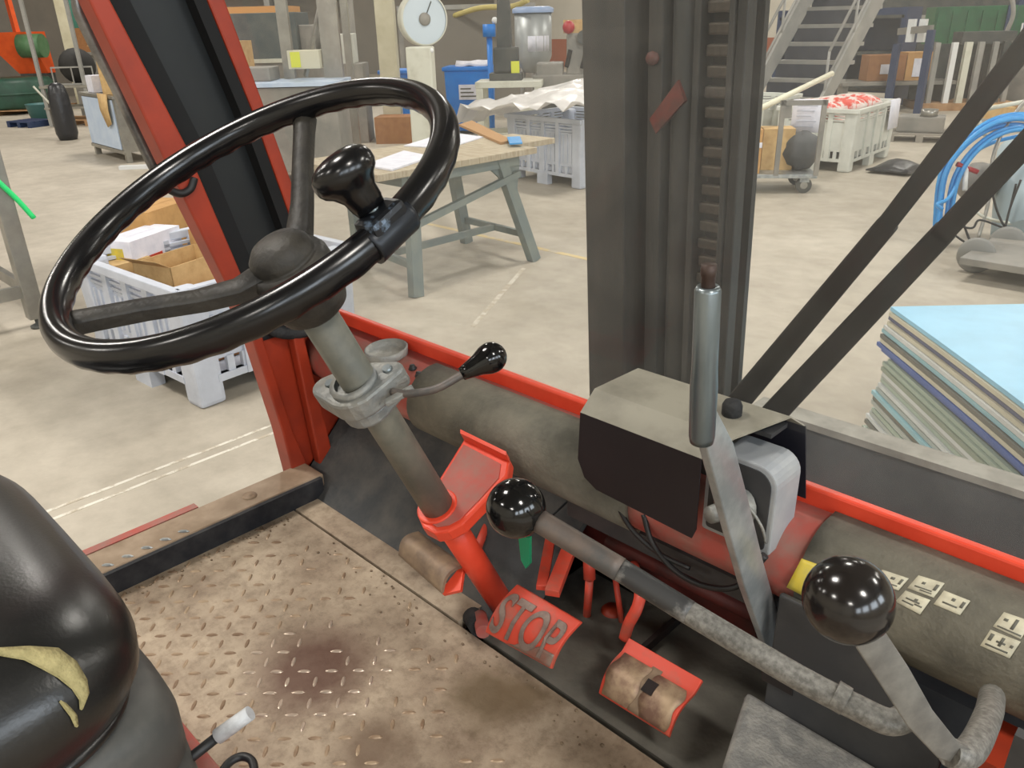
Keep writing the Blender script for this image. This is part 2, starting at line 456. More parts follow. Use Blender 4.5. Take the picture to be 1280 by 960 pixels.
# ================================================================== THE HALL
XL, XR, YB, YF, ZC = -29.0, 10.0, 28.5, -13.0, 7.5
bm = nb(); box(bm, (XL, YF, -0.1), (XR, YB, 0)); struct('floor', bm, floor_mat())
bm = nb(); box(bm, (XL, YF, ZC), (XR, YB, ZC + 0.1)); struct('ceiling', bm, M_ceil)
bm = nb(); box(bm, (XL - 0.2, YF, 0), (XL, YB, ZC)); struct('wall_left', bm, M_wallg)
bm = nb(); box(bm, (XL, YB, 0), (XR, YB + 0.2, ZC)); wb = struct('wall_back', bm, M_wall)
bm = nb(); box(bm, (XR, YF, 0), (XR + 0.2, YB, ZC)); struct('wall_right', bm, M_wall)
bm = nb(); box(bm, (XL, YF - 0.2, 0), (XR, YF, ZC)); struct('wall_front', bm, M_wall)
bm = nb(); box(bm, (XL, YB - 0.02, 0), (XR, YB, 1.1)); struct('trim_1', bm, M_dado)
# floor paint: a worn double white line, a scuffed stripe, a thin yellow line
ML = line_mat('worn_white_line', (222, 218, 206), 0.47); MY = line_mat('worn_yellow_line', (204, 184, 136), 0.50)
bm = nb()
for x in (-3.37, -3.29): box(bm, (x - 0.010, 0.3, 0), (x + 0.010, 2.6, 0.0015))
struct('trim_2', bm, ML)
bm = nb(); prism(bm, [(-4.35, 4.5, 0), (-4.31, 4.5, 0), (-3.63, 3.3, 0), (-3.67, 3.3, 0)], (0, 0, 0.0015)); struct('trim_3', bm, line_mat('faint_white_scuff', (210, 205, 192), 0.44))
bm = nb(); box(bm, (-6.2, 5.0, 0), (-3.7, 5.06, 0.0015)); struct('trim_4', bm, MY)

# ================================================================== THE CAB
ZF = 1.02                                   # cab floor
FLOOR_O = V((-0.7, 0.2, ZF))
cab = thing('forklift_cab', 'red forklift cab body with tread plate floor, black roll dashboard and dusty windscreen', 'forklift', (-0.6, 0.6, 0.55))

# floor plate with raised tread pattern
fl = obj('floor_plate', (lambda b: (box(b, (-1.135, -0.6, ZF - 0.02), (0.35, 0.575, ZF)), b)[1])(nb()), None or mat('placeholder', (120, 100, 80)), cab)
fl.data.materials.clear()
fl.location = FLOOR_O - worldloc(cab)
for v in fl.data.vertices: v.co -= fl.location
M_cabfloor = cabfloor_mat(); fl.data.materials.append(M_cabfloor)
bm = nb(); bm2 = nb(); P = 0.0262; PC = onz(398, 830, ZF)
rng = random.Random(3)
ang = radians(0)
for i in range(-2, 46):
    for j in range(0, 46):
        x = -1.12 + i * P; y = -0.55 + j * P * 0.98
        if y > 0.56 or x > 0.1 or x < -1.125: continue
        if x < -0.5 and y < 0.12: continue
        # trodden dirt hides the pattern towards the pedals and in a few pockets
        worn = max(0, (y - 0.36) / 0.2) * 0.75 + (0.5 if (x > -0.62 and y > 0.36) else 0)
        if rng.random() < worn: continue
        a = ang + (pi / 4 if (i + j) % 2 else -pi / 4)
        hh = 0.0022 * (0.6 + 0.5 * rng.random()); l, w = 0.0098, 0.0031
        M = Matrix.Translation((x, y, ZF)) @ Matrix.Rotation(a, 4, 'Z')
        tb0 = bm2 if (V((x, y, ZF)) - PC).length < .085 + .03 * rng.random() else bm
        base = [tb0.verts.new(M @ V((l * cos(t), w * sin(t), -0.0005))) for t in [2 * pi * k / 8 for k in range(8)]]
        top = [tb0.verts.new(M @ V((0.62 * l * cos(t), 0.5 * w * sin(t), hh))) for t in [2 * pi * k / 8 for k in range(8)]]
        for k in range(8):
            f = tb0.faces.new((base[k], base[(k + 1) % 8], top[(k + 1) % 8], top[k])); f.smooth = True
        tb0.faces.new(top)
tp = obj('tread_pattern', bm, mat('tread_steel', (168, 146, 120), 0.42, metal=0.3, col2=(132, 108, 86), scale=12, lo=0.42, hi=0.6), fl); tp['kind'] = 'stuff'
tp = obj('bare_tread', bm2, mat('bare_tread_steel', (196, 178, 160), 0.35, metal=0.6), fl, 'tread worn bright in the dark oily patch'); tp['kind'] = 'stuff'
bm = nb()
for k in range(150):
    if k < 90: x, y = -1.125 + abs(rng.gauss(0, .012)), rng.uniform(.12, .56)
    else: x, y = rng.uniform(-1.0, -.35), .57 - abs(rng.gauss(0, .03))
    a = rng.uniform(.0010, .0030); c = V((x, y, ZF + a * .4))
    bmesh.ops.create_icosphere(bm, subdivisions=1, radius=a, matrix=Matrix.Translation(c) @ Matrix.Diagonal((1, rng.uniform(.6, 1), .6, 1)))
o = obj('dirt_crumbs', bm, mat('dirt_crumb', (104, 86, 68), 0.9, col2=(150, 132, 108), scale=60), fl); o['kind'] = 'stuff'
# frame under the floor, seen as the dark gap before the pedals
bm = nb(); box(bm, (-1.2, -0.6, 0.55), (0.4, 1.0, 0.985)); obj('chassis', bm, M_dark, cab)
# floor strip and gap in front of the seam
bm = nb(); box(bm, (-1.135, 0.579, ZF - 0.02), (-0.70, 0.625, ZF + 0.001)); obj('floor_strip', bm, M_cabfloor, cab)
bm = nb(); box(bm, (-0.655, 0.584, ZF - 0.02), (-0.285, 0.80, ZF - 0.002)); obj('toe_plate', bm, M_toeplate, cab)
bm = nb(); box(bm, (-0.475, 0.70, ZF - 0.002), (-0.468, 0.80, ZF + 0.012)); obj('plate_seam', bm, M_dark, cab)
# sloping toe board, left of the column
bm = nb(); prism(bm, [(-1.2, 0.612, ZF - 0.01), (-1.2, 0.632, ZF + 0.004), (-1.2, 0.82, 1.205), (-1.2, 0.83, 1.19)], (0.585, 0, 0)); obj('toe_board', bm, M_toe, cab)
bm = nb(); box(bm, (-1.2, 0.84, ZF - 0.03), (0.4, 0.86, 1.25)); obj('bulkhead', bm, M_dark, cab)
# red structure glimpsed behind the pedals
bm = nb(); box(bm, (-0.66, 0.80, 1.03), (-0.36, 0.835, 1.16)); obj('cross_member', bm, M_redshade, cab)  # under-dash shade is put into this dark red
# door sill
bm = nb(); box(bm, (-1.205, -0.6, 0.9), (-1.139, 0.648, 1.060)); sill = obj('door_sill', bm, mat('brown_sill_steel', (142, 122, 100), 0.5, metal=0.3, col2=(168, 148, 126), scale=16), cab, bevel=0.003)
bm = nb(); box(bm, (-1.139, -0.6, 1.018), (-1.131, 0.640, 1.058)); obj('rubber_strip', bm, mat('sill_rubber', (22, 24, 30), 0.75, col2=(48, 48, 50), scale=30), sill)
bm = nb(); box(bm, (-1.220, -0.6, 0.95), (-1.204, 0.44, 1.0612)); obj('red_edge', bm, M_redd, sill)
p = onz(312, 620, 1.06); bm = nb(); lathe(bm, p, (0, 0, 1), [(0, 0.004), (0.005, 0.003), (0.007, 0.001), (0.012, 0.002), (0.013, 0)], 16); obj('screw', bm, M_paddust, sill)
bm = nb()
for k in range(24):
    y = -0.3 + k * 0.03
    M = Matrix.Translation((-1.152, y, 1.0605)) @ Matrix.Rotation(radians(45), 4, 'Z')
    vs = [bm.verts.new(M @ V((0.010 * cos(t), 0.003 * sin(t), 0))) for t in [pi / 4 * q for q in range(8)]]
    tv = [bm.verts.new(M @ V((0.006 * cos(t), 0.0015 * sin(t), 0.0025))) for t in [pi / 4 * q for q in range(8)]]
    for q in range(8): bm.faces.new((vs[q], vs[(q + 1) % 8], tv[(q + 1) % 8], tv[q]))
    bm.faces.new(tv)
o = obj('sill_tread', bm, M_steel, sill); o['kind'] = 'stuff'

# left door pillar: two red rails with a black panel sunk between them
pil = obj('pillar_panel', (lambda b: (prism(b, [(-1.232, 0.385, 2.12), (-1.232, 0.545, 2.12), (-1.232, 0.765, 1.30), (-1.232, 0.60, 1.335)], (0.006, 0, 0)), b)[1])(nb()), M_panel, cab)
lo_ = [(2.2, .342), (1.84, .440), (1.63, .497), (1.339, .583), (1.138, .612), (1.02, .622)]
li_ = [(2.2, .372), (1.84, .467), (1.647, .533), (1.421, .589), (1.131, .633), (1.02, .662)]
bm = nb(); prism(bm, [(-1.24, y, z) for z, y in lo_] + [(-1.24, y, z) for z, y in li_[::-1]], (0.042, 0, 0)); obj('rear_rail', bm, M_redk, cab, bevel=0.003)
rl_ = [(2.2, .515), (1.84, .603), (1.687, .647), (1.50, .690), (1.32, .735)]
rr_ = [(2.2, .542), (1.84, .630), (1.70, .666), (1.573, .697), (1.32, .760)]
bm = nb(); prism(bm, [(-1.24, y, z) for z, y in rl_] + [(-1.24, y, z) for z, y in rr_[::-1]], (0.042, 0, 0)); obj('front_rail', bm, M_redk, cab, bevel=0.003)
bm = nb(); prism(bm, [(-1.225, .601, 1.335), (-1.225, .752, 1.30), (-1.225, .752, 1.29), (-1.225, .83, 1.25), (-1.225, .83, 1.0), (-1.225, .655, 1.0), (-1.225, .625, 1.138)], (0.02, 0, 0)); obj('kick_panel', bm, M_redk, cab)
# black strips that paint in the shade on both sides of the recess
M_recess_shade = mat('recess_shade_black', (6, 7, 8), 0.8)
bm = nb(); prism(bm, [(-1.226, y + .001, z) for z, y in li_[:4]] + [(-1.226, y + .032, z) for z, y in li_[:4][::-1]], (0.012, 0, 0)); obj('recess_shade', bm, M_recess_shade, pil)
bm = nb(); prism(bm, [(-1.226, y - .020, z) for z, y in rl_] + [(-1.226, y - .001, z) for z, y in rl_[::-1]], (0.026, 0, 0)); obj('recess_shade', bm, M_recess_shade, pil)
# second fold beside the rear rail (lower red flange)
bm = nb(); prism(bm, [(-1.2, .648, 1.33), (-1.2, .668, 1.33), (-1.2, .70, 1.03), (-1.2, .668, 1.03)], (0.022, 0, 0)); obj('pillar_flange', bm, M_redk, cab, bevel=0.003)
# black rubber boot at the foot of the black panel
bm = nb(); tube(bm, [(-1.205, .608, 1.350), (-1.188, .635, 1.325), (-1.184, .690, 1.318), (-1.198, .735, 1.330)], 0.011, 8); obj('rubber_boot', bm, M_rubber, cab)
bm = nb(); box(bm, (-1.226, .60, 1.315), (-1.200, .735, 1.40)); obj('boot_cuff', bm, M_panel, cab, bevel=0.004)
# grab rail outside the pillar
bm = nb(); tube(bm, [onx(x, y, -1.262) for x, y in [(97, -40), (99, 5), (108, 32), (146, 108), (191, 203), (199, 213)]], 0.0105, 10, flat=0.8)
gr = obj('grab_rail', bm, mat('dull_dark_tube', (92, 90, 88), 0.3, metal=0.6, col2=(150, 146, 140), scale=14), cab, 'dull metal grab rail along the outer edge of the door pillar')
for (x, y) in [(112, 28), (198, 207)]:
    q = onx(x, y, -1.25); bm = nb(); cyl(bm, q, (-1.235, q.y + 0.03, q.z), 0.007, seg=10); obj('rail_bracket', bm, M_cable, gr)
bm = nb(); tube(bm, [onx(x, y, -1.195) for x, y in [(206, 228), (212, 237), (226, 242), (238, 236), (243, 222)]], 0.006, 8); obj('hook', bm, M_cable, cab)

# windscreen, its red ledge and the outside cowl
def wsY(z): return 0.63 + 0.25 * (1.84 - z)


bm = nb(); prism(bm, [(-1.2, wsY(2.2), 2.2), (-1.2, wsY(1.31), 1.31), (-1.2, wsY(1.31) + .005, 1.31), (-1.2, wsY(2.2) + .005, 2.2)], (1.62, 0, 0))
obj('windscreen', bm, M_glass, cab, 'dusty clear windscreen glass')
bm = nb(); box(bm, (-1.2, .751, 1.30), (0.42, .764, 1.3335)); obj('windscreen_ledge', bm, M_red, cab, bevel=0.003)
bm = nb(); box(bm, (-1.2, .764, 1.26), (0.42, .81, 1.285)); obj('scuttle', bm, M_redk, cab)

# rolled dashboard: profile in Y/Z swept along X
NC = V((0, .725, 1.262)); NR = .050
def prof(off, y0=.752, n=18, a0=90, a1=265):
    r = NR + off
    return [(y0, NC.z + r)] + [(NC.y + r * cos(radians(a)), NC.z + r * sin(radians(a))) for a in [a0 + (a1 - a0) * i / n for i in range(n + 1)]]


def roll(bm, x0, x1, off, th, **k):
    pr = prof(off, **k); rows = [[(x, y, z) for (y, z) in pr] for x in (x0, x1)]
    pi_ = prof(off - th, **k); rin = [[(x, y, z) for (y, z) in pi_] for x in (x0, x1)]
    T = [[bm.verts.new(p) for p in r] for r in rows]; B = [[bm.verts.new(p) for p in r] for r in rin]
    n = len(pr)
    for k_ in range(n - 1):
        f = bm.faces.new((T[0][k_], T[0][k_ + 1], T[1][k_ + 1], T[1][k_])); f.smooth = True
        bm.faces.new((B[0][k_], B[1][k_], B[1][k_ + 1], B[0][k_ + 1]))
        for s in (0, 1): bm.faces.new((T[s][k_], B[s][k_], B[s][k_ + 1], T[s][k_ + 1]))
    for e in (0, -1): bm.faces.new((T[0][e], T[1][e], B[1][e], B[0][e]))


def onnose(px, py, off=0.0):
    "hit of a pixel ray on the rolled dashboard surface"
    r = ray(px, py); pr = prof(off); best = None
    for (y0, z0), (y1, z1) in zip(pr, pr[1:]):
        # solve C + t r on the segment
        dy, dz = y1 - y0, z1 - z0; det = r.y * -dz + dy * r.z
        if abs(det) < 1e-9: continue
        ry, rz_ = y0 - C.y, z0 - C.z
        t = (ry * -dz + dy * rz_) / det; s = (r.y * rz_ - r.z * ry) / det
        if -1e-6 <= s <= 1 + 1e-6 and t > 0 and (best is None or t < best): best = t
    if best is None: best = (NC.y - NR) / r.y
    return C + r * best


bm = nb(); roll(bm, -1.2, 0.42, 0, 0.004); dash = obj('dashboard', bm, M_redd, cab, 'rolled red dash panel under the windscreen')
xa = onnose(512, 505).x; xb = onnose(787, 622).x; xc = onnose(1000, 715).x
bm = nb(); roll(bm, xa, xb, 0.006, 0.005, y0=.735); obj('dash_cover', bm, M_vinyl, cab, 'dusty black vinyl cover on the left length of the dash')
bm = nb(); roll(bm, xc, 0.42, 0.006, 0.005, y0=.748); cov2 = obj('dash_cover', bm, M_vinyl, cab, 'dusty black vinyl cover on the right length, with white symbol stickers')


def patch(name, quad, m, parent, off, nu=5, nv=5, label=None):
    "thin print lying on the dash roll; quad = four pixel corners"
    q = [V((x, y, 0)) for x, y in quad]; rows = []
    for i in range(nu):
        u = i / (nu - 1); row = []
        for j in range(nv):
            v = j / (nv - 1)
            s = (q[0] * (1 - u) + q[1] * u) * (1 - v) + (q[3] * (1 - u) + q[2] * u) * v
            row.append(onnose(s.x, s.y, off))
        rows.append(row)
    bm = nb(); sheet(bm, rows, 0.0006, (0, -0.6, 0.8)); return obj(name, bm, m, parent, label)


def sub(quad, u0, v0, u1, v1):
    q = [V((x, y, 0)) for x, y in quad]
    f = lambda u, v: tuple(((q[0] * (1 - u) + q[1] * u) * (1 - v) + (q[3] * (1 - u) + q[2] * u) * v)[:2])
    return [f(u0, v0), f(u1, v0), f(u1, v1), f(u0, v1)]


ST = [[(1103, 712), (1136, 723), (1123, 738), (1090, 727)],
      [(1148, 719), (1181, 729), (1167, 747), (1134, 735)],
      [(1132, 738), (1163, 750), (1150, 768), (1119, 752)],
      [(1180, 738), (1213, 751), (1200, 769), (1167, 755)],
      [(1255, 765), (1290, 777), (1276, 799), (1241, 783)],
      [(1238, 787), (1276, 802), (1262, 823), (1225, 807)]]
GL = [[(.45, .25, .6, .42), (.8, .2, .9, .6), (.15, .72, .85, .8)], [(.3, .3, .42, .45), (.78, .2, .9, .6), (.15, .66, .8, .74), (.4, .8, .85, .87)],
      [(.5, .25, .62, .42), (.2, .4, .75, .5), (.15, .66, .6, .75), (.6, .55, .9, .64)], [(.42, .22, .55, .4), (.8, .2, .92, .6), (.2, .62, .75, .72)],
      [(.15, .3, .3, .45), (.5, .15, .62, .75), (.1, .82, .95, .9)], [(.08, .15, .2, .55), (.45, .15, .55, .65), (.35, .4, .65, .5), (.8, .35, .9, .5), (.1, .75, .85, .84)]]
for q, gl in zip(ST, GL):
    s = patch('sticker', q, M_sticker, cov2, 0.0068)
    bm_ = []
    for g in gl:
        pass
    bm = nb()
    for g in gl:
        qq = sub(q, *g); rows = []
        for i in range(2):
            rows.append([onnose(*V((*[(a * (1 - j / 2) + b * j / 2) for a, b in zip((qq[0] if i == 0 else qq[1]), (qq[3] if i == 0 else qq[2]))], 0))[:2], 0.0071) for j in range(3)])
        sheet(bm, rows, 0.0003, (0, -0.6, 0.8))
    # print on the sticker: merged into the sticker mesh as a second material
    me = s.data; o0 = worldloc(s); bmesh.ops.translate(bm, vec=-o0, verts=bm.verts)
    for f in bm.faces: f.material_index = 1
    bm.from_mesh(me); bm.to_mesh(me); bm.free(); me.materials.append(M_ink)
patch('yellow_label', [(1002, 698), (1024, 706), (1010, 748), (983, 734)], M_yellow, cov2, 0.0068, 5, 9, 'yellow label wrapped over the end of the cover')
# dash holes, plugs and the loose ring at the left
for (x, y) in [(516, 461), (524, 470)]:
    p = onnose(x, y); bm = nb(); lathe(bm, p, (0, -0.15, 1), [(0, .007), (.004, .007), (.005, .004), (.007, .001), (.007, 0)], 12); obj('black_plug', bm, M_cable, dash)
p = onnose(484, 443); bm = nb()
lathe(bm, p, (0, -0.1, 1), [(.034, -.001), (.036, .012), (.033, .013), (.031, .003), (0, .003)], 32); obj('filler_ring', bm, M_cast, dash)
# strips, bracket rail and hanging cables under the roll
bm = nb(); prism(bm, [(-.60, .700, 1.213), (-.60, .712, 1.218), (-.60, .712, 1.19), (-.60, .700, 1.187)], (.30, 0, 0)); obj('support_rail', bm, M_dgrey, cab)
bm = nb(); tube(bm, [(-.46, .676, 1.262), (-.44, .668, 1.235), (-.405, .664, 1.216), (-.365, .664, 1.215), (-.33, .668, 1.23), (-.318, .69, 1.25)], 0.0035, 8); obj('cable', bm, M_cable, cab)
bm = nb(); tube(bm, [(-.50, .674, 1.262), (-.47, .668, 1.240), (-.43, .667, 1.226), (-.39, .672, 1.222)], 0.003, 8); obj('cable', bm, M_cable, cab)
# tunnel to the right: upright dark panel over a grey mat ledge
bm = nb(); prism(bm, [(-.275, .655, 1.258), (-.185, .655, 1.258), (-.10, .655, 1.17), (-.10, .655, 1.02), (-.275, .655, 1.02)], (0, .007, 0)); obj('tunnel_panel', bm, M_dgrey, cab, bevel=0.002)
tl = [onz(x, y, 1.112) for x, y in [(933, 862), (1104, 962), (1120, 1080), (860, 1090)]]
bm = nb(); prism(bm, [(p.x, p.y, 1.112) for p in tl], (0, 0, -0.10)); obj('mat_ledge', bm, M_felt, cab, bevel=0.006)
bm = nb(); box(bm, (-.045, .56, 1.05), (.12, .57, 1.312)); obj('side_plate', bm, M_dgrey, cab)
bm = nb(); box(bm, (-.085, .64, 1.13), (-.05, .70, 1.20)); obj('red_block', bm, M_redk, cab)
sq = [ony(x, y, .6535) for x, y in [(951, 832), (990, 856), (990, 870), (952, 849)]]
bm = nb(); prism(bm, sq, (0, .0015, 0)); obj('lever_slot', bm, M_dark, cab)

# ================================================================== STEERING
WC = V((-.6735, .346, 1.6565)); WN = V((0, -.443, .897)).normalized(); WE = V((1, 0, 0)); WF = WN.cross(WE).normalized()  # WF points forward-up
AX = (onx(624, 750, WC.x) - WC).normalized()            # column axis, downward
def wp(a, r, h): return WC + (WE * cos(a) + WF * sin(a)) * r + WN * h


wheel = thing('steering_wheel', 'black two-spoke steering wheel with a glossy rim on the grey column', 'steering wheel', tuple(WC))
bm = nb(); NS, KS = 240, 14; R0, RR = .190, .0125; rings = []
for i in range(NS):
    t = 2 * pi * i / NS; ring = []
    for k in range(KS):
        q = 2 * pi * k / KS
        cq, sq_ = cos(q), sin(q)
        under = max(0, -sq_)                              # finger grips on the underside
        rr = RR * (1 + 0.09 * under * (0.5 + 0.5 * cos(t * 44)) - 0.02 * under)
        ring.append(bm.verts.new(wp(t, R0 + rr * cq, rr * sq_ * 1.12)))
    rings.append(ring)
for i in range(NS):
    A, B = rings[i], rings[(i + 1) % NS]
    for k in range(KS):
        f = bm.faces.new((A[k], A[(k + 1) % KS], B[(k + 1) % KS], B[k])); f.smooth = True
obj('rim', bm, M_rim, wheel)
HUB = -.062
bm = nb(); lathe(bm, WC + WN * HUB, WN, [(0, .024), (.012, .023), (.024, .019), (.031, .011), (.0325, .003), (.0325, .0), (.037, .001), (.041, -.006), (.042, -.02), (.040, -.045), (.034, -.06), (.026, -.066), (0, -.066)], 40)
obj('hub', bm, M_spoke, wheel)


def onwheel(x, y, h): return onpl(x, y, WC + WN * h, WN)


for (x, y, w) in [(86, 394, .026), (381, 134, .021)]:
    e = onwheel(x, y, -.006); d = e - WC; a = atan2(d.dot(WF), d.dot(WE))
    tdir = -WE * sin(a) + WF * cos(a)
    rows = []
    for r, h, ww in [(.018, HUB + .002, w * 1.5), (.05, HUB + .001, w * 1.2), (.085, HUB + .012, w), (.13, HUB + .032, w * .92), (.17, HUB + .048, w * .95), (.19, -.006, w * 1.1)]:
        rows.append([wp(a, r, h) + tdir * ww * u + WN * (.006 * (1 - (2 * u) ** 2)) for u in (-.5, -.36, -.15, .15, .36, .5)])
    bm = nb(); sheet(bm, rows, .012, WN); obj('spoke', bm, M_spoke, wheel)
# spinner knob clamped to the rim
e = onwheel(480, 286, .0); d = e - WC; ka = atan2(d.dot(WF), d.dot(WE)); kb = wp(ka, R0, 0)
tdir = -WE * sin(ka) + WF * cos(ka)
knob = thing('spinner_knob', 'black mushroom spinner knob clamped to the right side of the steering wheel rim', 'knob', tuple(kb))
bm = nb(); tube(bm, [wp(ka - .11, R0, -.002), wp(ka, R0, -.001), wp(ka + .11, R0, -.002)], .0150, 14); obj('clamp', bm, mat('dark_clamp', (30, 34, 40), 0.35, metal=0.3), knob)
bm = nb(); bar(bm, kb + WN * .004 - tdir * .018, kb + WN * .004 + tdir * .018, .024, .026, wp(ka, 1, 0) - WC, bev=.005); obj('clamp_block', bm, mat('worn_clamp', (26, 28, 32), 0.4, metal=0.2, col2=(96, 112, 130), scale=60, lo=.55, hi=.62), knob)
kt = onpl(428, 214, kb, V((FW.x, FW.y, 0)).normalized())
kax = (kt - kb).normalized(); kl = (kt - kb).length
bm = nb(); cyl(bm, kb + kax * .010, kb + kax * .028, .006, .005, 12); obj('stud', bm, M_tube, knob)
bm = nb(); lathe(bm, kb, kax, [(0, .018), (.0115, .018), (.0128, .023), (.0132, kl * .45), (.0142, kl * .62), (.0185, kl * .75), (.0230, kl * .82), (.0252, kl * .90), (.0256, kl * 1.0), (.0242, kl * 1.10), (.0200, kl * 1.18), (.0140, kl * 1.235), (.007, kl * 1.26), (0, kl * 1.265)], 32)
obj('grip', bm, M_rim, knob)

column = thing('steering_column', 'grey steering column tube running down through a red floor bracket', 'steering column', tuple(WC + AX * .65))
bm = nb(); cyl(bm, WC + AX * .10, onx(548, 634, WC.x), .0195, .0205, 28); obj('column_tube', bm, M_col, column)
bm = nb(); cyl(bm, onx(545, 628, WC.x), onx(636, 768, WC.x), .0185, .0180, 28); obj('lower_tube', bm, M_red, column, 'bright red lower column tube')


def hull(bm, pts, off):
    P = sorted(pts)
    def half(q):
        h = []
        for p in q:
            while len(h) > 1 and (h[-1][0] - h[-2][0]) * (p[1] - h[-2][1]) - (h[-1][1] - h[-2][1]) * (p[0] - h[-2][0]) <= 0: h.pop()
            h.append(p)
        return h
    return half(P)[:-1] + half(P[::-1])[:-1]


AN = -AX; AE = V((1, 0, 0)); AF = AN.cross(AE).normalized()
cc = onx(449, 489, WC.x)
def disc(cx, cy, r, n=20): return [(cx + r * cos(2 * pi * k / n), cy + r * sin(2 * pi * k / n)) for k in range(n)]
def inpl(o, u, v, h=0): return o + AE * u + AF * v + AN * h
def uv(o, x, y):
    p = onpl(x, y, o, AN) - o; return p.dot(AE), p.dot(AF)


lb = uv(cc, 412, 490); rb = uv(cc, 495, 470)
poly = hull(None, disc(0, 0, .034) + disc(*lb, .016) + disc(rb[0], rb[1], .012), 0)
bm = nb(); prism(bm, [inpl(cc, u, v, .012) for u, v in poly], AN * -.026); cl = obj('column_clamp', bm, M_cast, column, 'dusty cast clamp carrying the signal stalk', bevel=.004)
poly = hull(None, disc(0, 0, .030) + disc(lb[0] * .55, lb[1] * .55, .016) + disc(rb[0] * .6, rb[1] * .6, .012), 0)
bm = nb(); prism(bm, [inpl(cc, u, v, -.012) for u, v in poly], AN * -.018); obj('clamp_lower_half', bm, M_cast, cl, bevel=.004)
bm = nb(); lathe(bm, cc + AN * .010, AN, [(.021, .0), (.027, .001), (.027, .007), (.021, .008)], 28); obj('collar_ring', bm, M_cast, cl)
for u, v in [(lb[0] * .8, lb[1] * .8), (rb[0] * .9, rb[1] * .9)]:
    bm = nb(); cyl(bm, inpl(cc, u, v, .010), inpl(cc, u, v, .0155), .006, .0055, 6); obj('clamp_bolt', bm, M_tube, cl)
# red floor bracket round the column
bo = onx(547, 634, WC.x)
pl = [(582, 545), (637, 573), (634, 594), (606, 625), (577, 655), (560, 664), (543, 667), (528, 659), (521, 643), (524, 630), (549, 598)]
base = [onpl(x, y, bo, AN) for x, y in pl]
bm = nb(); prism(bm, base, AN * -.020); br = obj('floor_bracket', bm, M_red, column, 'red bracket plate holding the column to the dash', bevel=.003)
cen = sum(base, V()) / len(base)
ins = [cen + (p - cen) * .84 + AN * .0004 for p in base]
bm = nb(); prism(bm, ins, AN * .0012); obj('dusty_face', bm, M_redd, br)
bm = nb(); prism(bm, [onpl(x, y, bo, AN) for x, y in [(580, 545), (637, 573), (637, 578), (580, 550)]], AN * .014); obj('bracket_lip', bm, M_red, br)
bm = nb(); cyl(bm, bo - AN * .018, bo + AN * .004, .027, .027, 24); obj('bracket_collar', bm, M_red, br, bevel=.002)

stalk = thing('signal_stalk', 'thin grey stalk with a glossy black teardrop knob on the column clamp', 'lever', tuple(cc))
sp = [onpl(x, y, cc, AN) for x, y in [(490, 490), (512, 492), (545, 486), (575, 470), (592, 462)]]
bm = nb(); tube(bm, sp, .0042, 10); obj('stalk_rod', bm, M_rod, stalk)
k0, k1 = onpl(580, 466, cc, AN), onpl(614, 447, cc, AN); dk = (k1 - k0).normalized(); L_ = (k1 - k0).length
bm = nb(); lathe(bm, k0, dk, [(0, -.004), (.007, -.003), (.0085, .004), (.0115, L_ * .5), (.0155, L_ * .8)] + [(.0165 * cos(a), L_ + .0165 * sin(a)) for a in [-.3, 0, .3, .6, .9, 1.2, 1.45]] + [(0, L_ + .0165)], 28); obj('knob', bm, M_black, stalk)
for off in (-.012, .012):
    q = sp[0] + AX.cross(dk) * off; bm = nb(); bar(bm, q - dk * .012, q + dk * .022, .007, .008, AN, bev=.002); obj('fork_ear', bm, M_cast, stalk)

# ================================================================== PEDALS


def pedal_pad(bm, corners, pn, pp, th, bulge, nu=10, nv=10, shift=None):
    "curved pad from four pixel corners (top left, top right, bottom right, bottom left)"
    q = [onpl(x, y, pp, pn) for x, y in corners]; n = V(pn).normalized(); rows = []
    for i in range(nu):
        v = i / (nu - 1); row = []
        for j in range(nv):
            u = j / (nv - 1); p = (q[0] * (1 - u) + q[1] * u) * (1 - v) + (q[3] * (1 - u) + q[2] * u) * v
            row.append(p + n * bulge(v))
        rows.append(row)
    sheet(bm, rows, th, n); return q, n


stopp = V((-.52, .56, 1.12)); stopn = V((0, -.75, .66)).normalized()
brake = thing('brake_pedal', 'red brake pedal with STOP moulded across its worn pad', 'pedal', (-.52, .62, 1.08))
bm = nb(); q, n = pedal_pad(bm, [(646, 730), (726, 777), (688, 836), (606, 790)], stopn, stopp, .007, lambda v: .010 * sin(pi * min(1, v * 1.0)) - .0 * v)
pad = obj('pad', bm, M_redw, brake, bevel=.0015)
def brakept(u, v): return (q[0] * (1 - u) + q[1] * u) * (1 - v) + (q[3] * (1 - u) + q[2] * u) * v + n * (.010 * sin(pi * v) + .0004)


rows = []
for i in range(6):
    v = .985 - i * .05; u0_ = .34 + .09 * i + .03 * sin(i * 2.1)
    rows.append([brakept(u0_ + (.985 - u0_) * k / 5, v) for k in range(6)])
bm = nb(); sheet(bm, rows, .0004, n); obj('worn_patch', bm, mat('grey_worn_patch', (132, 116, 104), 0.5, metal=0.25, col2=(150, 96, 82), scale=40), pad)
cu = bpy.data.curves.new('stop', 'FONT'); cu.body = 'STOP'; cu.extrude = .0008; cu.align_x = 'CENTER'; cu.align_y = 'CENTER'; cu.size = .058; cu.offset = .0009
to = bpy.data.objects.new('stop_tmp', cu); COL.objects.link(to)
dg = bpy.context.evaluated_depsgraph_get(); tm = bpy.data.meshes.new_from_object(to.evaluated_get(dg)); bpy.data.objects.remove(to)
tb = nb(); tb.from_mesh(tm)
bmesh.ops.subdivide_edges(tb, edges=tb.edges, cuts=1)
xs = [v.co.x for v in tb.verts]; ys = [v.co.y for v in tb.verts]
ex, ey = max(xs) - min(xs), max(ys) - min(ys); mx_, my_ = (max(xs) + min(xs)) / 2, (max(ys) + min(ys)) / 2
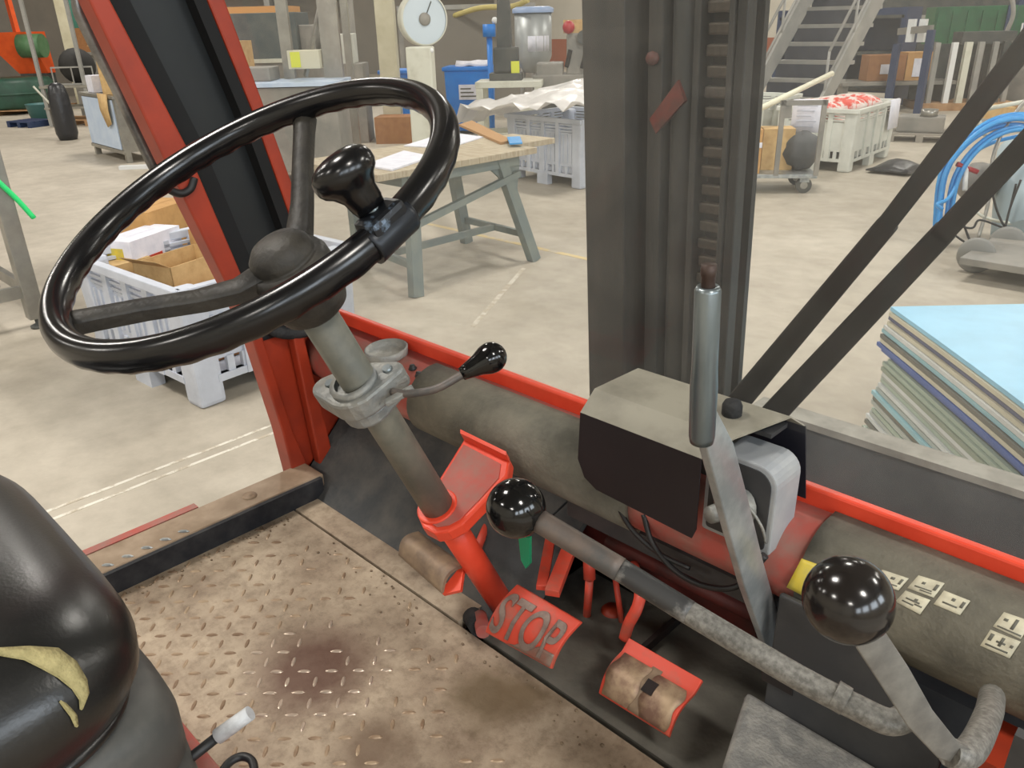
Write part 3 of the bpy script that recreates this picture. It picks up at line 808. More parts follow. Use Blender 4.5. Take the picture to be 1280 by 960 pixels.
for v in tb.verts:
    u = .5 + (v.co.x - mx_) / ex * .92; w = .54 - (v.co.y - my_) / ey * .80
    p = (q[0] * (1 - u) + q[1] * u) * (1 - w) + (q[3] * (1 - u) + q[2] * u) * w
    v.co = p + n * (.010 * sin(pi * w) + .0014 + v.co.z)
obj('lettering', tb, M_stopw, pad, 'worn grey raised letters STOP')
for (x0, y0, Y0, x1, y1, Y1, w, t) in [(677, 735, .60, 689, 668, .70, .014, .008), (690, 742, .60, 714, 680, .69, .019, .010)]:
    bm = nb(); bar(bm, ony(x0, y0, Y0), ony(x1, y1, Y1), w, t, (1, 0, 0), bev=.001); obj('pedal_arm', bm, M_redw, brake)
bm = nb(); cyl(bm, ony(604, 790, .575), ony(600, 770, .60), .010, seg=14); obj('pedal_return', bm, M_redd, brake)

accp, accn = V((-.40, .62, 1.075)), V((0, -.55, .83)).normalized()
acc = thing('accelerator_pedal', 'red accelerator pedal worn to bare metal, rightmost of the pedals', 'pedal', (-.40, .68, 1.04))
bm = nb(); q2, n2 = pedal_pad(bm, [(786, 797), (878, 850), (836, 921), (748, 866)], accn, accp, .006, lambda v: (.0 if v < .25 else .012 * sin(pi * (v - .25) / .75)), 14)
ap = obj('pad', bm, M_redw, acc, bevel=.001)
def accpt(u, v): return (q2[0] * (1 - u) + q2[1] * u) * (1 - v) + (q2[3] * (1 - u) + q2[2] * u) * v + n2 * ((.0 if v < .25 else .012 * sin(pi * (v - .25) / .75)) + .0006)


def worn(u0, u1, v0, v1, name, m, seed, lift=0.0):
    rr = random.Random(seed); rows = []
    K = 13; pa_ = rr.uniform(0, 6); jl = [.02 * sin(pa_ + i * .9) for i in range(K)]; jr = [.02 * sin(pa_ + 2 + i * .8) for i in range(K)]
    for i in range(K):
        v = v0 + (v1 - v0) * i / (K - 1); k = sin(pi * (i + 1.6) / (K + 2.2)) ** .18
        um, uh = (u0 + u1) / 2, (u1 - u0) / 2 * k
        rows.append([accpt(min(.985, max(.015, um + (s * uh) + (jl[i] if s < 0 else jr[i]) * abs(s))), v) for s in (-1, -.5, 0, .5, 1)])
    bm = nb(); sheet(bm, [[p + n2 * lift for p in r_] for r_ in rows], .0004, n2); obj(name, bm, m, ap)


worn(.02, .47, .24, .985, 'worn_patch', M_pad, 2, .0008); worn(.53, .97, .27, .985, 'worn_patch', M_pad, 5, .0008); worn(.40, .60, .20, .985, 'worn_patch', M_paddust, 7)
bm = nb(); prism(bm, [accpt(u, v) for u, v in [(.50, .42), (.64, .42), (.64, .64), (.50, .64)]], n2 * .0028); obj('pad_hole', bm, M_dark, ap)
bm = nb(); tube(bm, [ony(x, y, Y) for x, y, Y in [(780, 800, .672), (786, 780, .68), (797, 758, .69), (800, 735, .71), (790, 705, .74)]], .0085, 10, flat=.6); obj('pedal_arm', bm, M_redw, acc)

clp, cln = V((-.76, .565, 1.115)), V((0, -.55, .83)).normalized()
clu = thing('inching_pedal', 'dust-covered rounded pedal with a red edge, left of the column foot', 'pedal', (-.74, .63, 1.06))
bm = nb(); q3, n3 = pedal_pad(bm, [(523, 664), (580, 706), (552, 742), (498, 694)], cln, clp, .006, lambda v: .016 * sin(pi * v), 12)
cp = obj('pad', bm, M_paddust, clu)
bm = nb(); prism(bm, [onpl(x, y, clp - cln * .008, cln) for x, y in [(552, 742), (583, 704), (578, 740), (556, 745)]], cln * .006); obj('red_flange', bm, M_red, clu)
bm = nb(); bar(bm, ony(578, 712, .585), ony(600, 690, .68), .022, .008, (1, 0, 0), bev=.001); obj('pedal_arm', bm, M_redw, clu)

# linkage behind the pedals
link = thing('pedal_linkage', 'red rods and levers of the linkage behind the pedals', 'linkage', (-.50, .74, 1.05))
for (x0, y0, Y0, x1, y1, Y1, r) in [(736, 690, .72, 737, 724, .71, .0085), (737, 724, .71, 732, 790, .72, .0058), (769, 722, .74, 778, 785, .74, .0042)]:
    bm = nb(); cyl(bm, ony(x0, y0, Y0), ony(x1, y1, Y1), r, seg=12); obj('rod', bm, M_redw, link)
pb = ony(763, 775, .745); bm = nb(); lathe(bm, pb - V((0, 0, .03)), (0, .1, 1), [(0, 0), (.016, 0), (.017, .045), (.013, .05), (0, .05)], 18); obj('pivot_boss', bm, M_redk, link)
p0, p1 = ony(592, 715, .67), ony(612, 655, .72)
bm = nb(); tube(bm, [p0, ony(596, 690, .67), ony(604, 668, .69), p1, ony(618, 668, .73)], .008, 10, flat=.6); obj('return_lever', bm, M_redw, link)
bm = nb(); cyl(bm, ony(590, 770, .60), ony(600, 785, .585), .014, seg=16); obj('rubber_stop', bm, M_rubber, link)
bm = nb(); cyl(bm, (-.57, .755, 1.13), (-.34, .755, 1.13), .011, seg=14); obj('pivot_shaft', bm, M_redshade, link)  # dark red carries the painted shade below the dash
tagw = ony(654, 672, .62); bm = nb(); prism(bm, [ony(x, y, .62) for x, y in [(648, 672), (662, 672), (662, 705), (657, 711), (651, 700)]], (0, .004, 0)); gt = obj('cable_tag', bm, M_green, org=tuple(tagw)); tag(gt, 'small green plastic tag hanging behind the black lever ball', 'tag')
bm = nb(); tube(bm, [tagw + V((0, .002, 0)), tagw + V((.004, .05, .01)), tagw + V((.006, .085, .02))], .0016, 6); obj('tag_wire', bm, M_cable, gt)

# ================================================================== LEVERS
BX = -.295
hb = thing('hand_brake_lever', 'tall hand brake lever with a grey tube grip on a flat steel blade', 'lever', tuple(onx(968, 815, BX)))
b0, b1, b2, b3 = onx(972, 822, BX), onx(938, 715, BX), onx(899, 570, BX), onx(880, 520, BX)
def blade(bm, pts, ws, t):
    n = V((1, 0, 0)); rows = []
    for i, (p, w) in enumerate(zip(pts, ws)):
        d = (pts[min(i + 1, len(pts) - 1)] - pts[max(i - 1, 0)]).normalized(); s = n.cross(d).normalized()
        rows.append([p + s * w / 2, p - s * w / 2])
    sheet(bm, [[V(a) + n * t / 2 for a in r] for r in rows], t, n)


bm = nb(); blade(bm, [b0, onx(955, 768, BX), b1, onx(918, 640, BX), b2, b3], [.030, .034, .036, .036, .034, .022], .009); obj('blade', bm, M_steel, hb, bevel=.0015)
g0, g1 = onx(877, 552, BX), onx(885, 358, BX)
gd = (g1 - g0).normalized(); gl_ = (g1 - g0).length
bm = nb(); lathe(bm, g0, gd, [(0, 0), (.0095, .0), (.0105, .006), (.0108, .05), (.0100, gl_ * .5), (.0098, gl_ - .003), (.0085, gl_), (.0055, gl_)], 24); obj('grip_tube', bm, M_tube, hb)
t1 = onx(886, 329, BX)
bm = nb(); lathe(bm, g1 - gd * .01, gd, [(.0052, 0), (.0052, (t1 - g1).length), (.0058, (t1 - g1).length + .001), (.0058, (t1 - g1).length + .009), (0, (t1 - g1).length + .0095)], 12); obj('release_rod', bm, mat('rusty_rod', (70, 56, 50), 0.5, metal=0.4), hb)

D1 = dep(645, 635, .667); base1 = dep(1128, 900, .545)
l1 = thing('shift_lever', 'long bent grey rod lever ending in a black ball above the STOP pedal', 'lever', tuple(base1))
bm = nb(); ball(bm, D1, .0252, seg=40); obj('ball_knob', bm, M_black, l1)
pa, pb_, pc = dep(672, 650, .66), dep(775, 712, .635), dep(1000, 848, .572)
bm = nb(); tube(bm, [pa, (pa + pb_) / 2, pb_], .0098, 14); rod_a = obj('bare_rod', bm, M_rod, l1, 'brownish worn upper length of the rod')
bm = nb(); tube(bm, [pb_, dep(815, 737, .623), dep(862, 766, .609)], .0094, 14); obj('black_rod', bm, M_rodk, l1, 'black length of the rod with chipped paint')
bm = nb(); tube(bm, [dep(860, 765, .6095), dep(890, 783, .60), pc, dep(1070, 884, .555), dep(1110, 902, .547), dep(1132, 897, .548), dep(1150, 888, .55)], .0092, 14); obj('rod', bm, M_rodg, l1)
bm = nb(); tube(bm, [dep(1042, 867, .562), dep(1050, 872, .560), dep(1058, 877, .558)], .0104, 14); obj('weld', bm, M_rodg, l1)

D2 = dep(1060, 750, .4545)
l2 = thing('direction_lever', 'short flat grey lever with a large black ball in front of the stickers', 'lever', tuple(dep(1210, 945, .53)))
bm = nb(); ball(bm, D2, .0250, seg=44); obj('ball_knob', bm, mat('dusty_black_ball', (22, 19, 18), 0.16, col2=(30, 26, 24), scale=50, spec=0.6), l2)
fpts = [dep(1085, 795, .462), dep(1118, 845, .485), dep(1150, 898, .51), dep(1185, 938, .528), dep(1212, 950, .535)]
rows = []
for p, w in zip(fpts, (.019, .020, .019, .017, .016)):
    d = (fpts[-1] - fpts[0]).normalized(); s = d.cross(C - p).normalized(); rows.append([p + s * w * k for k in (-.5, 0, .5)])
bm = nb(); sheet(bm, rows, .007, C - fpts[2]); obj('flat_bar', bm, M_flat, l2, bevel=.0012)
bm = nb(); tube(bm, [dep(1186, 940, .536), dep(1206, 944, .540), dep(1222, 925, .56), dep(1236, 892, .61), dep(1240, 870, .66)], .0098, 14); obj('pivot_stub', bm, M_rodg, l2)

# ================================================================== INSTRUMENT HOUSING
hou = thing('instrument_hood', 'folded dusty grey sheet metal hood with a plum-dark front on the dash', 'instrument hood', (-.43, .70, 1.31))
x0, x1 = -.523, -.325
top = [(.740, 1.325), (.742, 1.408), (.735, 1.4165), (.662, 1.412), (.628, 1.396), (.622, 1.312)]
bm = nb()
xl = [-.523, -.523, -.519, -.527, -.520, -.520]; xr_ = [-.296, -.308, -.322, -.345, -.362, -.36]
rows = [[(a, y, z) for a, (y, z) in zip(xl, top)], [(a, y, z) for a, (y, z) in zip(xr_, top)]]


def strip(bm, a, b, th):
    "one flat sheet between two rows of points"
    A = [bm.verts.new(p) for p in a]; B = [bm.verts.new(p) for p in b]
    n = (V(a[1]) - V(a[0])).cross(V(b[0]) - V(a[0])).normalized() * th
    A2 = [bm.verts.new(V(p) - n) for p in a]; B2 = [bm.verts.new(V(p) - n) for p in b]
    k = len(a)
    bm.faces.new(A + B[::-1]); bm.faces.new(A2[::-1] + B2)
    loop, loop2 = A + B[::-1], A2 + B2[::-1]
    for i in range(len(loop)):
        j = (i + 1) % len(loop); bm.faces.new((loop[i], loop2[i], loop2[j], loop[j]))


L0, R0_ = rows
for i in (1, 2, 3): strip(bm, [L0[i], L0[i + 1]], [R0_[i], R0_[i + 1]], .0015)
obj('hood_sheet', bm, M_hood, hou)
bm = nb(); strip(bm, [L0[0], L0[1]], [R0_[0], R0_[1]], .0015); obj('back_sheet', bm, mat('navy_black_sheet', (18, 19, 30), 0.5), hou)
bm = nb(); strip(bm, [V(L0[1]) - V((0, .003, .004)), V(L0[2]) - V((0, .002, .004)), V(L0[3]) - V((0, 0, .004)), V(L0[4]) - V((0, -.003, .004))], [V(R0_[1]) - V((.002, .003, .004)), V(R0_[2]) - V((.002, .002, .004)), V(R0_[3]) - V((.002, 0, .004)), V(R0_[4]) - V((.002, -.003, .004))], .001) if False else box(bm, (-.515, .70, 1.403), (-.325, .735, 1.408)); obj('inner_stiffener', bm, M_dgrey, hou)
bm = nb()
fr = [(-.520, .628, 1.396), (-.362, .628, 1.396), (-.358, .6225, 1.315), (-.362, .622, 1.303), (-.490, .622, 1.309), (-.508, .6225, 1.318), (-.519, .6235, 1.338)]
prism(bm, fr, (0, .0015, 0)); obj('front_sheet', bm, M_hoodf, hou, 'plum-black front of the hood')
kp = onpl(915, 513, (0, .66, 1.415), (0, -.1, 1)); bm = nb()
lathe(bm, kp - V((0, 0, .008)), (0, 0, 1), [(.008, 0), (.0108, .004), (.0108, .014), (.0085, .019), (.004, .021), (0, .0213)], 20); obj('rubber_button', bm, M_rubber, hou)
for (cx_, cy_) in [(-.50, .73), (-.42, .735)]:
    bm = nb(); box(bm, (cx_ - .008, cy_ - .006, 1.312), (cx_ + .008, cy_ + .006, 1.40)); obj('foot_bracket', bm, M_dgrey, hou)

gau = thing('gauge_box', 'grey rounded instrument box with loose wires, under the right end of the hood', 'gauge', (-.32, .70, 1.31))
gx0, gx1, gz0, gz1 = -.378, -.297, 1.286, 1.388
def rrect(x0, x1, z0, z1, r, y, n=6):
    P_ = []
    for cx_, cz_, a0 in [(x1 - r, z1 - r, 0), (x0 + r, z1 - r, 90), (x0 + .004, z0 + .004, 180), (x1 - .004, z0 + .004, 270)]:
        rr = r if a0 < 180 else .004
        P_ += [(cx_ + rr * cos(radians(a0 + 90 * i / n)), y, cz_ + rr * sin(radians(a0 + 90 * i / n))) for i in range(n + 1)]
    return P_


bm = nb(); prism(bm, rrect(gx0, gx1, gz0, gz1, .022, .668), (0, .052, 0)); obj('case', bm, mat('pale_grey_case', (146, 150, 154), 0.5, col2=(164, 166, 166), scale=16), gau, bevel=.002)
bm = nb(); prism(bm, rrect(gx0 + .006, gx1 - .006, gz0 + .006, gz1 - .006, .018, .6665), (0, .0018, 0)); obj('back_plate', bm, M_dgrey, gau)
bm = nb(); lathe(bm, (-.335, .667, 1.335), (-.2, -1, .1), [(.022, 0), (.018, .02), (.010, .028), (.009, .045), (0, .046)], 16); obj('cable_gland', bm, M_cast, gau)
bm = nb(); tube(bm, [(-.345, .64, 1.37), (-.32, .655, 1.345), (-.305, .66, 1.325), (-.30, .664, 1.305)], .0016, 6); obj('wire', bm, M_cast, gau)
bm = nb(); tube(bm, [(-.33, .66, 1.33), (-.315, .645, 1.31), (-.30, .65, 1.295), (-.305, .66, 1.285), (-.325, .662, 1.29), (-.325, .655, 1.305)], .0032, 8); obj('wire', bm, M_cable, gau)
bm = nb(); tube(bm, [(-.34, .662, 1.30), (-.325, .65, 1.283), (-.305, .648, 1.280), (-.295, .655, 1.297)], .0045, 8); obj('wire', bm, M_cable, gau)

# ================================================================== SEAT
seat = thing('driver_seat', 'worn black vinyl driver seat with a torn front edge showing yellow foam', 'seat', (-.74, -.14, ZF))
bm = nb()
SC = V((-.794, -.130, 0)); SA, SB = .250, .293
prof_s = [(0, 1.405), (.25, 1.405), (.5, 1.403), (.66, 1.398), (.78, 1.390), (.87, 1.379), (.94, 1.364), (.98, 1.348), (1.0, 1.328), (.995, 1.310), (.965, 1.290), (.93, 1.276), (.90, 1.262), (.88, 1.252)]
NSG = 72; rings = []
for s, z in prof_s:
    if s == 0: rings.append([bm.verts.new((SC.x, SC.y, z))]); continue
    ring = []
    for k in range(NSG):
        t = 2 * pi * k / NSG; e = 2 / 5.0
        ring.append(bm.verts.new((SC.x + SA * s * copysign(abs(cos(t)) ** e, cos(t)), SC.y + SB * s * copysign(abs(sin(t)) ** e, sin(t)), z)))
    rings.append(ring)
for A, B in zip(rings, rings[1:]):
    for k in range(NSG):
        f = bm.faces.new((A[0], B[(k + 1) % NSG], B[k]) if len(A) == 1 else (A[k], A[(k + 1) % NSG], B[(k + 1) % NSG], B[k])); f.smooth = True
bm.faces.new(rings[-1])
bmesh.ops.recalc_face_normals(bm, faces=bm.faces)
SEATBVH = BVHTree.FromBMesh(bm)
cush = obj('cushion', bm, M_seat, seat)
def sering(s, z, dx=0): return [(SC.x + (SA * s) * copysign(abs(cos(t)) ** (2 / 5.0), cos(t)), SC.y + (SB * s) * copysign(abs(sin(t)) ** (2 / 5.0), sin(t)), z) for t in [2 * pi * k / 96 for k in range(96)]]


bm = nb(); tube(bm, sering(.934, 1.277), .006, 8, sm=0, closed=True); obj('piping', bm, M_seat, cush)


def onseat(x, y, off=.0015):
    h = SEATBVH.ray_cast(C, ray(x, y).normalized())
    if h[0] is None: return dep(x, y, .5)
    return h[0] + h[1] * off


up_ = [(-30, 815), (0, 812), (37, 810), (72, 812), (94, 828), (107, 850), (109, 866), (101, 885)]
dn_ = [(-30, 824), (0, 820), (31, 825), (53, 836), (72, 846), (90, 860), (98, 872), (99, 884)]
bm = nb(); sheet(bm, [[onseat(*a, .0028) for a in up_], [onseat((a[0] + b[0]) / 2, (a[1] + b[1]) / 2, .0046) for a, b in zip(up_, dn_)], [onseat(*b, .0028) for b in dn_]], .002, (.3, .6, .7)); obj('foam_tear', bm, M_foam, cush, 'yellow foam showing through a crescent tear')
bm = nb(); sheet(bm, [[onseat(*p, .003) for p in [(74, 876), (80, 884), (87, 893), (92, 904)]], [onseat(*p, .003) for p in [(80, 878), (87, 885), (94, 893), (95, 905)]]], .002, (.3, .6, .7)); obj('foam_tear', bm, M_foam, cush)
# base under the cushion
bm = nb(); rings = []
for s, z in [(.86, 1.262), (.95, 1.258), (.985, 1.246), (1.0, 1.225), (1.0, 1.19), (.985, 1.185), (1.0, 1.178), (1.015, 1.12), (1.02, 1.088)]:
    rings.append([bm.verts.new((SC.x + .219 * s * copysign(abs(cos(t)) ** .25, cos(t)), SC.y + .306 * s * copysign(abs(sin(t)) ** .25, sin(t)), z)) for t in [2 * pi * k / 64 for k in range(64)]])
for A, B in zip(rings, rings[1:]):
    for k in range(64):
        f = bm.faces.new((A[k], A[(k + 1) % 64], B[(k + 1) % 64], B[k])); f.smooth = True
bm.faces.new(rings[0][::-1]); bm.faces.new(rings[-1])
sb = obj('seat_base', bm, M_base, seat)
bm = nb(); box(bm, (-.60, -.06, 1.195), (-.572, .06, 1.245)); obj('slide_cover', bm, M_rubber, sb, bevel=.006)
bm = nb(); box(bm, (-1.0, -.45, ZF), (-.46, .205, 1.088)); obj('mount_plate', bm, M_redd, seat, bevel=.003)
q0, q1, q2_ = onz(226, 957, 1.155), onz(273, 920, 1.175), onz(313, 891, 1.195)
bm = nb(); cyl(bm, q0 + (q0 - q1) * .6, q1, .0052, seg=12); sl_ = obj('adjuster_lever', bm, M_cable, seat)
bm = nb(); cyl(bm, q1 - (q2_ - q1) * .02, q2_, .0078, .0072, 14); obj('lever_sleeve', bm, mat('pale_sleeve', (196, 198, 200), 0.5, col2=(160, 160, 160), scale=40), sl_, 'pale grey sleeve')
bm = nb(); tube(bm, [onz(x, y, 1.10) for x, y in [(268, 985), (283, 957), (300, 946), (314, 950), (318, 965), (316, 985)]], .0045, 8); obj('wire_loop', bm, M_cable, seat)

# ================================================================== WIPER, COWL, MAST
def onws(x, y): return onpl(x, y, (0, .63 + .022, 1.84), (0, 1, .25))


wip = thing('windscreen_wiper', 'pair of parallel black wiper arms slanting up outside the windscreen', 'wiper', tuple(onws(955, 500)))
def taper(bm, A, B, w0, w1, t, n):
    d = (B - A).normalized(); n = V(n).normalized(); sd = d.cross(n).normalized()
    prism(bm, [A + sd * w0 / 2, B + sd * w1 / 2, B - sd * w1 / 2, A - sd * w0 / 2], n * t)


for a, b, c, w0, w1, w2 in [((898, 532), (1108, 281), (1310, 18), .027, .018, .0160), ((938, 548), (1180, 290), (1340, 118), .029, .019, .0175)]:
    A, B, D = onws(*a), onws(*b), onws(*c); nn_ = V((0, 1, .25))
    bm = nb(); taper(bm, A, B, w0, w1, .010, nn_); w = obj('arm_sleeve', bm, M_wiper, wip, bevel=.002)
    bm = nb(); taper(bm, B - (B - A).normalized() * .01, D, w2, w2 * .95, .007, nn_); obj('arm', bm, M_wiper, wip, bevel=.0015)
    bm = nb(); cyl(bm, A + V((0, .012, 0)), A + V((0, .045, -.03)), .010, seg=12); obj('pivot', bm, M_wiper, w)
bm = nb(); box(bm, (-.50, 1.0, .93), (.42, 1.03, 1.268)); ch_ = obj('outer_cowl', bm, M_cowl, cab, 'dark grey cowl plate outside the glass')
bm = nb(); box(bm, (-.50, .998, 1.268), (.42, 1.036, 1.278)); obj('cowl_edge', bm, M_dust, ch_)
bm = nb(); box(bm, (-.50, .81, .95), (.42, 1.0, 1.10)); obj('cowl_shelf', bm, M_cowl, ch_)

MY_ = 1.30
mast = thing('forklift_mast', 'dark greasy forklift mast with lift chain seen through the windscreen', 'mast', (-.92, MY_, .1))
ML_, MR_ = -1.046, -.716
MT = Matrix.Translation((0, MY_, 1.1)) @ Matrix.Rotation(radians(3.0), 4, 'X') @ Matrix.Translation((0, -MY_, -1.1))   # the mast leans back


def mpart(name, bm, m, label=None, bevel=0.0):
    for v in bm.verts: v.co = MT @ v.co
    return obj(name, bm, m, mast, label, bevel)


for nme, x0_, x1_, y0_, y1_, m in [('outer_channel', 0, .098, -.01, .09, M_mast), ('inner_channel', .128, .160, .02, .10, M_mast),
                                   ('chain_guide', .222, .236, .02, .09, M_mast), ('chain_guide', .300, .312, .0, .05, M_mast), ('outer_channel', .316, .334, .0, .03, M_mastk)]:
    bm = nb(); box(bm, (ML_ + x0_, MY_ + y0_, .1), (ML_ + x1_, MY_ + y1_, 3.0)); mpart(nme, bm, m, bevel=.003)
bm = nb(); box(bm, (ML_ + .02, MY_ + .085, .1), (ML_ + .318, MY_ + .10, 3.0)); mpart('web', bm, M_mastk)
bm = nb(); cyl(bm, (ML_ + .192, MY_ + .05, .1), (ML_ + .192, MY_ + .05, 3.0), .026, seg=20); mpart('lift_cylinder', bm, M_mast)
bm = nb(); prism(bm, [(ML_ + .135, MY_ + .018, 1.63), (ML_ + .15, MY_ + .018, 1.605), (ML_ + .21, MY_ + .018, 1.665), (ML_ + .195, MY_ + .018, 1.70)], (0, .010, 0)); mpart('red_reflection', bm, M_reddk2)  # red reflection in the glass, imitated by a flat red piece
bm = nb(); lathe(bm, (ML_ + .142, MY_ + .018, 1.735), (.3, -1, .2), [(0, .0), (.012, .0), (.0125, .008), (0, .009)], 8); mpart('red_bit', bm, M_reddk2)  # small red disc imitating another reflection over the mast
link0 = None
for k in range(44):
    z_k = 1.0 + .034 * k
    if link0 is None:
        bm = nb(); box(bm, (ML_ + .241, MY_ + .030, z_k - .010), (ML_ + .297, MY_ + .046, z_k + .010), None, .004); link0 = mpart('chain_link', bm, M_chain)
    else:
        c = link0.copy(); COL.objects.link(c); c.parent = mast
        c.location = link0.location + MT.to_3x3() @ V((.003 * (k % 2), 0, .034 * k))
bm = nb(); box(bm, (ML_ + .245, MY_ + .050, .95), (ML_ + .292, MY_ + .058, 2.5)); mpart('chain_core', bm, M_mastk)
bm = nb(); box(bm, (ML_, MY_ - .02, 0), (MR_, MY_ + .13, .14)); obj('mast_foot', bm, M_mastk, mast)

# ================================================================== THE HALL'S CONTENTS


def slab(name, m, parent, lo, hi, M=None, bev=0.0, label=None):
    bm = nb(); box(bm, lo, hi, M, bev); return obj(name, bm, m, parent, label)


def pallet_box(name, label, loc, sx, sy, h, rot, m, group=None, grille=True):
    "plastic pallet box: posts, rails, ribbed walls with slots, feet"
    t = thing(name, label, 'crate', loc, group); M0 = rz(rot, loc); X, Y = sx / 2, sy / 2
    fz = .12                                             # skid height
    bm = nb(); box(bm, (-X + .02, -Y + .02, fz), (X - .02, Y - .02, fz + .04), M0); obj('base', bm, m, t)
    for s in (-1, 1):
        for q in (-1, 1):
            bm = nb(); vs = box(bm, (s * X - s * .15, q * Y - q * .15, 0), (s * X, q * Y, h - .02), None, .025)
            for v in vs:                                   # corner posts taper towards the foot
                k = 1 - .10 * (1 - v.co.z / h); v.co.x = s * X + (v.co.x - s * X) - s * .02 * (1 - v.co.z / h); v.co.y -= q * .02 * (1 - v.co.z / h)
            for v in bm.verts: v.co = M0 @ v.co
            obj('corner_post', bm, m, t)
    bm = nb()
    for s in (-1, 1):
        box(bm, (-X - .012, s * Y - .025, h - .05), (X + .012, s * Y + .025, h), M0, .006); box(bm, (s * X - .025, -Y, h - .05), (s * X + .025, Y, h), M0, .006)
    obj('rim', bm, m, t)
    for side, ln in (('x', X), ('x-', X), ('y', Y), ('y-', Y)):
        bm = nb(); s = -1 if '-' in side else 1
        def bx(u0, u1, d0, d1, z0, z1):
            if side[0] == 'x': box(bm, (u0, min(s * (Y - d0), s * (Y - d1)), z0), (u1, max(s * (Y - d0), s * (Y - d1)), z1), M0)
            else: box(bm, (min(s * (X - d0), s * (X - d1)), u0, z0), (max(s * (X - d0), s * (X - d1)), u1, z1), M0)
        a = ln - .14
        bx(-a, a, .03, .05, fz + .12, h - .16)            # panel
        bx(-a, a, .012, .05, fz, fz + .04)                # lower rail
        n = 9
        for k in range(n + 1):                             # lower slots
            u = -a + 2 * a * k / n; bx(u - .02, u + .02, .02, .05, fz + .03, fz + .125)
        for k in range(3): bx(-a, a, .02, .05, h - .15 + k * .035, h - .132 + k * .035)   # upper slits
        for u in (-a * .5, 0, a * .5): bx(u - .03, u + .03, .006, .05, fz, h - .04)    # ribs
        if grille:
            for k in range(14):
                u = -a + 2 * a * (k + .5) / 14; bx(u - .012, u + .012, .018, .035, fz + .16, h - .18)
        bx(-.09, .09, .0, .08, 0, fz + .02)               # middle foot
        obj('side_wall', bm, m, t)
    return t, M0


def carton(name, label, loc, sx, sy, h, rot, m, group=None, open_top=False, tape=None, z0=0.0):
    M0 = rz(rot, loc); t = thing(name, label, 'box', loc, group)
    bm = nb(); box(bm, (-sx / 2, -sy / 2, 0), (sx / 2, sy / 2, h), M0)
    if open_top:
        bm.free(); bm = nb(); k = .006
        box(bm, (-sx / 2, -sy / 2, 0), (sx / 2, sy / 2, .008), M0)
        for s in (-1, 1):
            box(bm, (-sx / 2, min(s * sy / 2, s * (sy / 2 - k)), 0), (sx / 2, max(s * sy / 2, s * (sy / 2 - k)), h), M0)
            box(bm, (min(s * sx / 2, s * (sx / 2 - k)), -sy / 2, 0), (max(s * sx / 2, s * (sx / 2 - k)), sy / 2, h), M0)
    obj('body', bm, m, t)
    if not open_top:
        for s in (-1, 1):
            bm = nb(); box(bm, (-sx / 2 if s < 0 else .003, -sy / 2, h), (-.003 if s < 0 else sx / 2, sy / 2, h + .004), M0); obj('flap', bm, m, t)
    else:
        bm = nb(); p = [M0 @ V(q) for q in [(-sx / 2, -sy / 2, h), (sx / 2, -sy / 2, h), (sx / 2, -sy / 2 - .08, h + .05), (-sx / 2, -sy / 2 - .08, h + .05)]]
        prism(bm, p, (0, 0, .004)); obj('flap', bm, m, t)
    if tape:
        bm = nb(); box(bm, (-sx / 2 - .002, -sy / 2 - .002, h * .60), (sx / 2 + .002, sy / 2 + .002, h * .72), M0); obj('tape', bm, tape, t)
    return t


# ---- grey crate with cartons, close on the left
CR = radians(4)
cA = V((-3.775, 1.495, 0)); ca, sa_ = cos(CR), sin(CR)
ctr = cA + V((-.6 * ca - .54 * sa_ * 1, -.6 * sa_ + .54 * ca, 0))
pallet_box('plastic_crate', 'light grey slotted plastic crate full of cartons, beyond the steering wheel', tuple(ctr), 1.2, 1.08, .66, CR, M_crate)
def inC(u, v, z): q = rz(CR, ctr) @ V((u, v, z)); return tuple(q)


def onC(px, py, z): return tuple(onz(px, py, z))


c0 = onC(186, 341, .43); t = carton('carton', 'white carton with a yellow label in the grey crate', c0, .22, .44, .25, CR + .40, M_paper)
Mq = rz(CR + .40, c0)
slab('yellow_label', M_yellow, t, (-.07, -.2225, .05), (.05, -.22, .21), Mq)
slab('red_print', M_redw, t, (.11, -.10, .10), (.1125, .03, .14), Mq)
carton('carton', 'tall plain cardboard carton behind the white carton in the grey crate', onC(206, 318, .43), .24, .46, .33, CR + .45, M_card)
carton('carton', 'small flat cardboard carton at the left rim of the grey crate', onC(150, 356, .42), .26, .30, .15, CR + .2, M_cardp)
carton('carton', 'open cardboard carton at the near corner of the grey crate', onC(236, 360, .40), .30, .46, .20, CR + .25, M_cardp, open_top=True)
carton('carton', 'pale cardboard carton at the far right of the grey crate', onC(292, 330, .43), .30, .36, .24, CR + .1, M_card)
carton('carton', 'brown carton lying at the bottom under the other cartons in the crate', inC(0, 0, .165), .84, .74, .24, CR, M_cardd)

# ---- steel frame at the left edge with a bright green strap
fr_ = thing('steel_frame_table', 'tall bare steel frame table cut by the left edge', 'table', (-5.88, .8, 0))
for (x, y) in [(-5.88, 1.37), (-5.88, .1), (-6.9, 1.37), (-6.9, .1)]:
    slab('leg', M_stain, fr_, (x - .05, y - .05, .07), (x + .05, y + .05, 1.42), None, .004)
    bm = nb(); lathe(bm, (x, y, 0), (0, 0, 1), [(0, 0), (.05, 0), (.05, .015), (.015, .03), (.015, .08)], 14); obj('levelling_foot', bm, M_machd, fr_)
for lo, hi in [((-6.9, 1.35, .22), (-5.88, 1.39, .30)), ((-6.9, .08, .22), (-5.88, .12, .30)), ((-5.90, .1, .22), (-5.86, 1.37, .30)), ((-6.92, .1, .22), (-6.88, 1.37, .30))]:
    slab('stretcher', M_stain, fr_, lo, hi)
slab('top', M_stain, fr_, (-6.95, .03, 1.42), (-5.83, 1.44, 1.47))
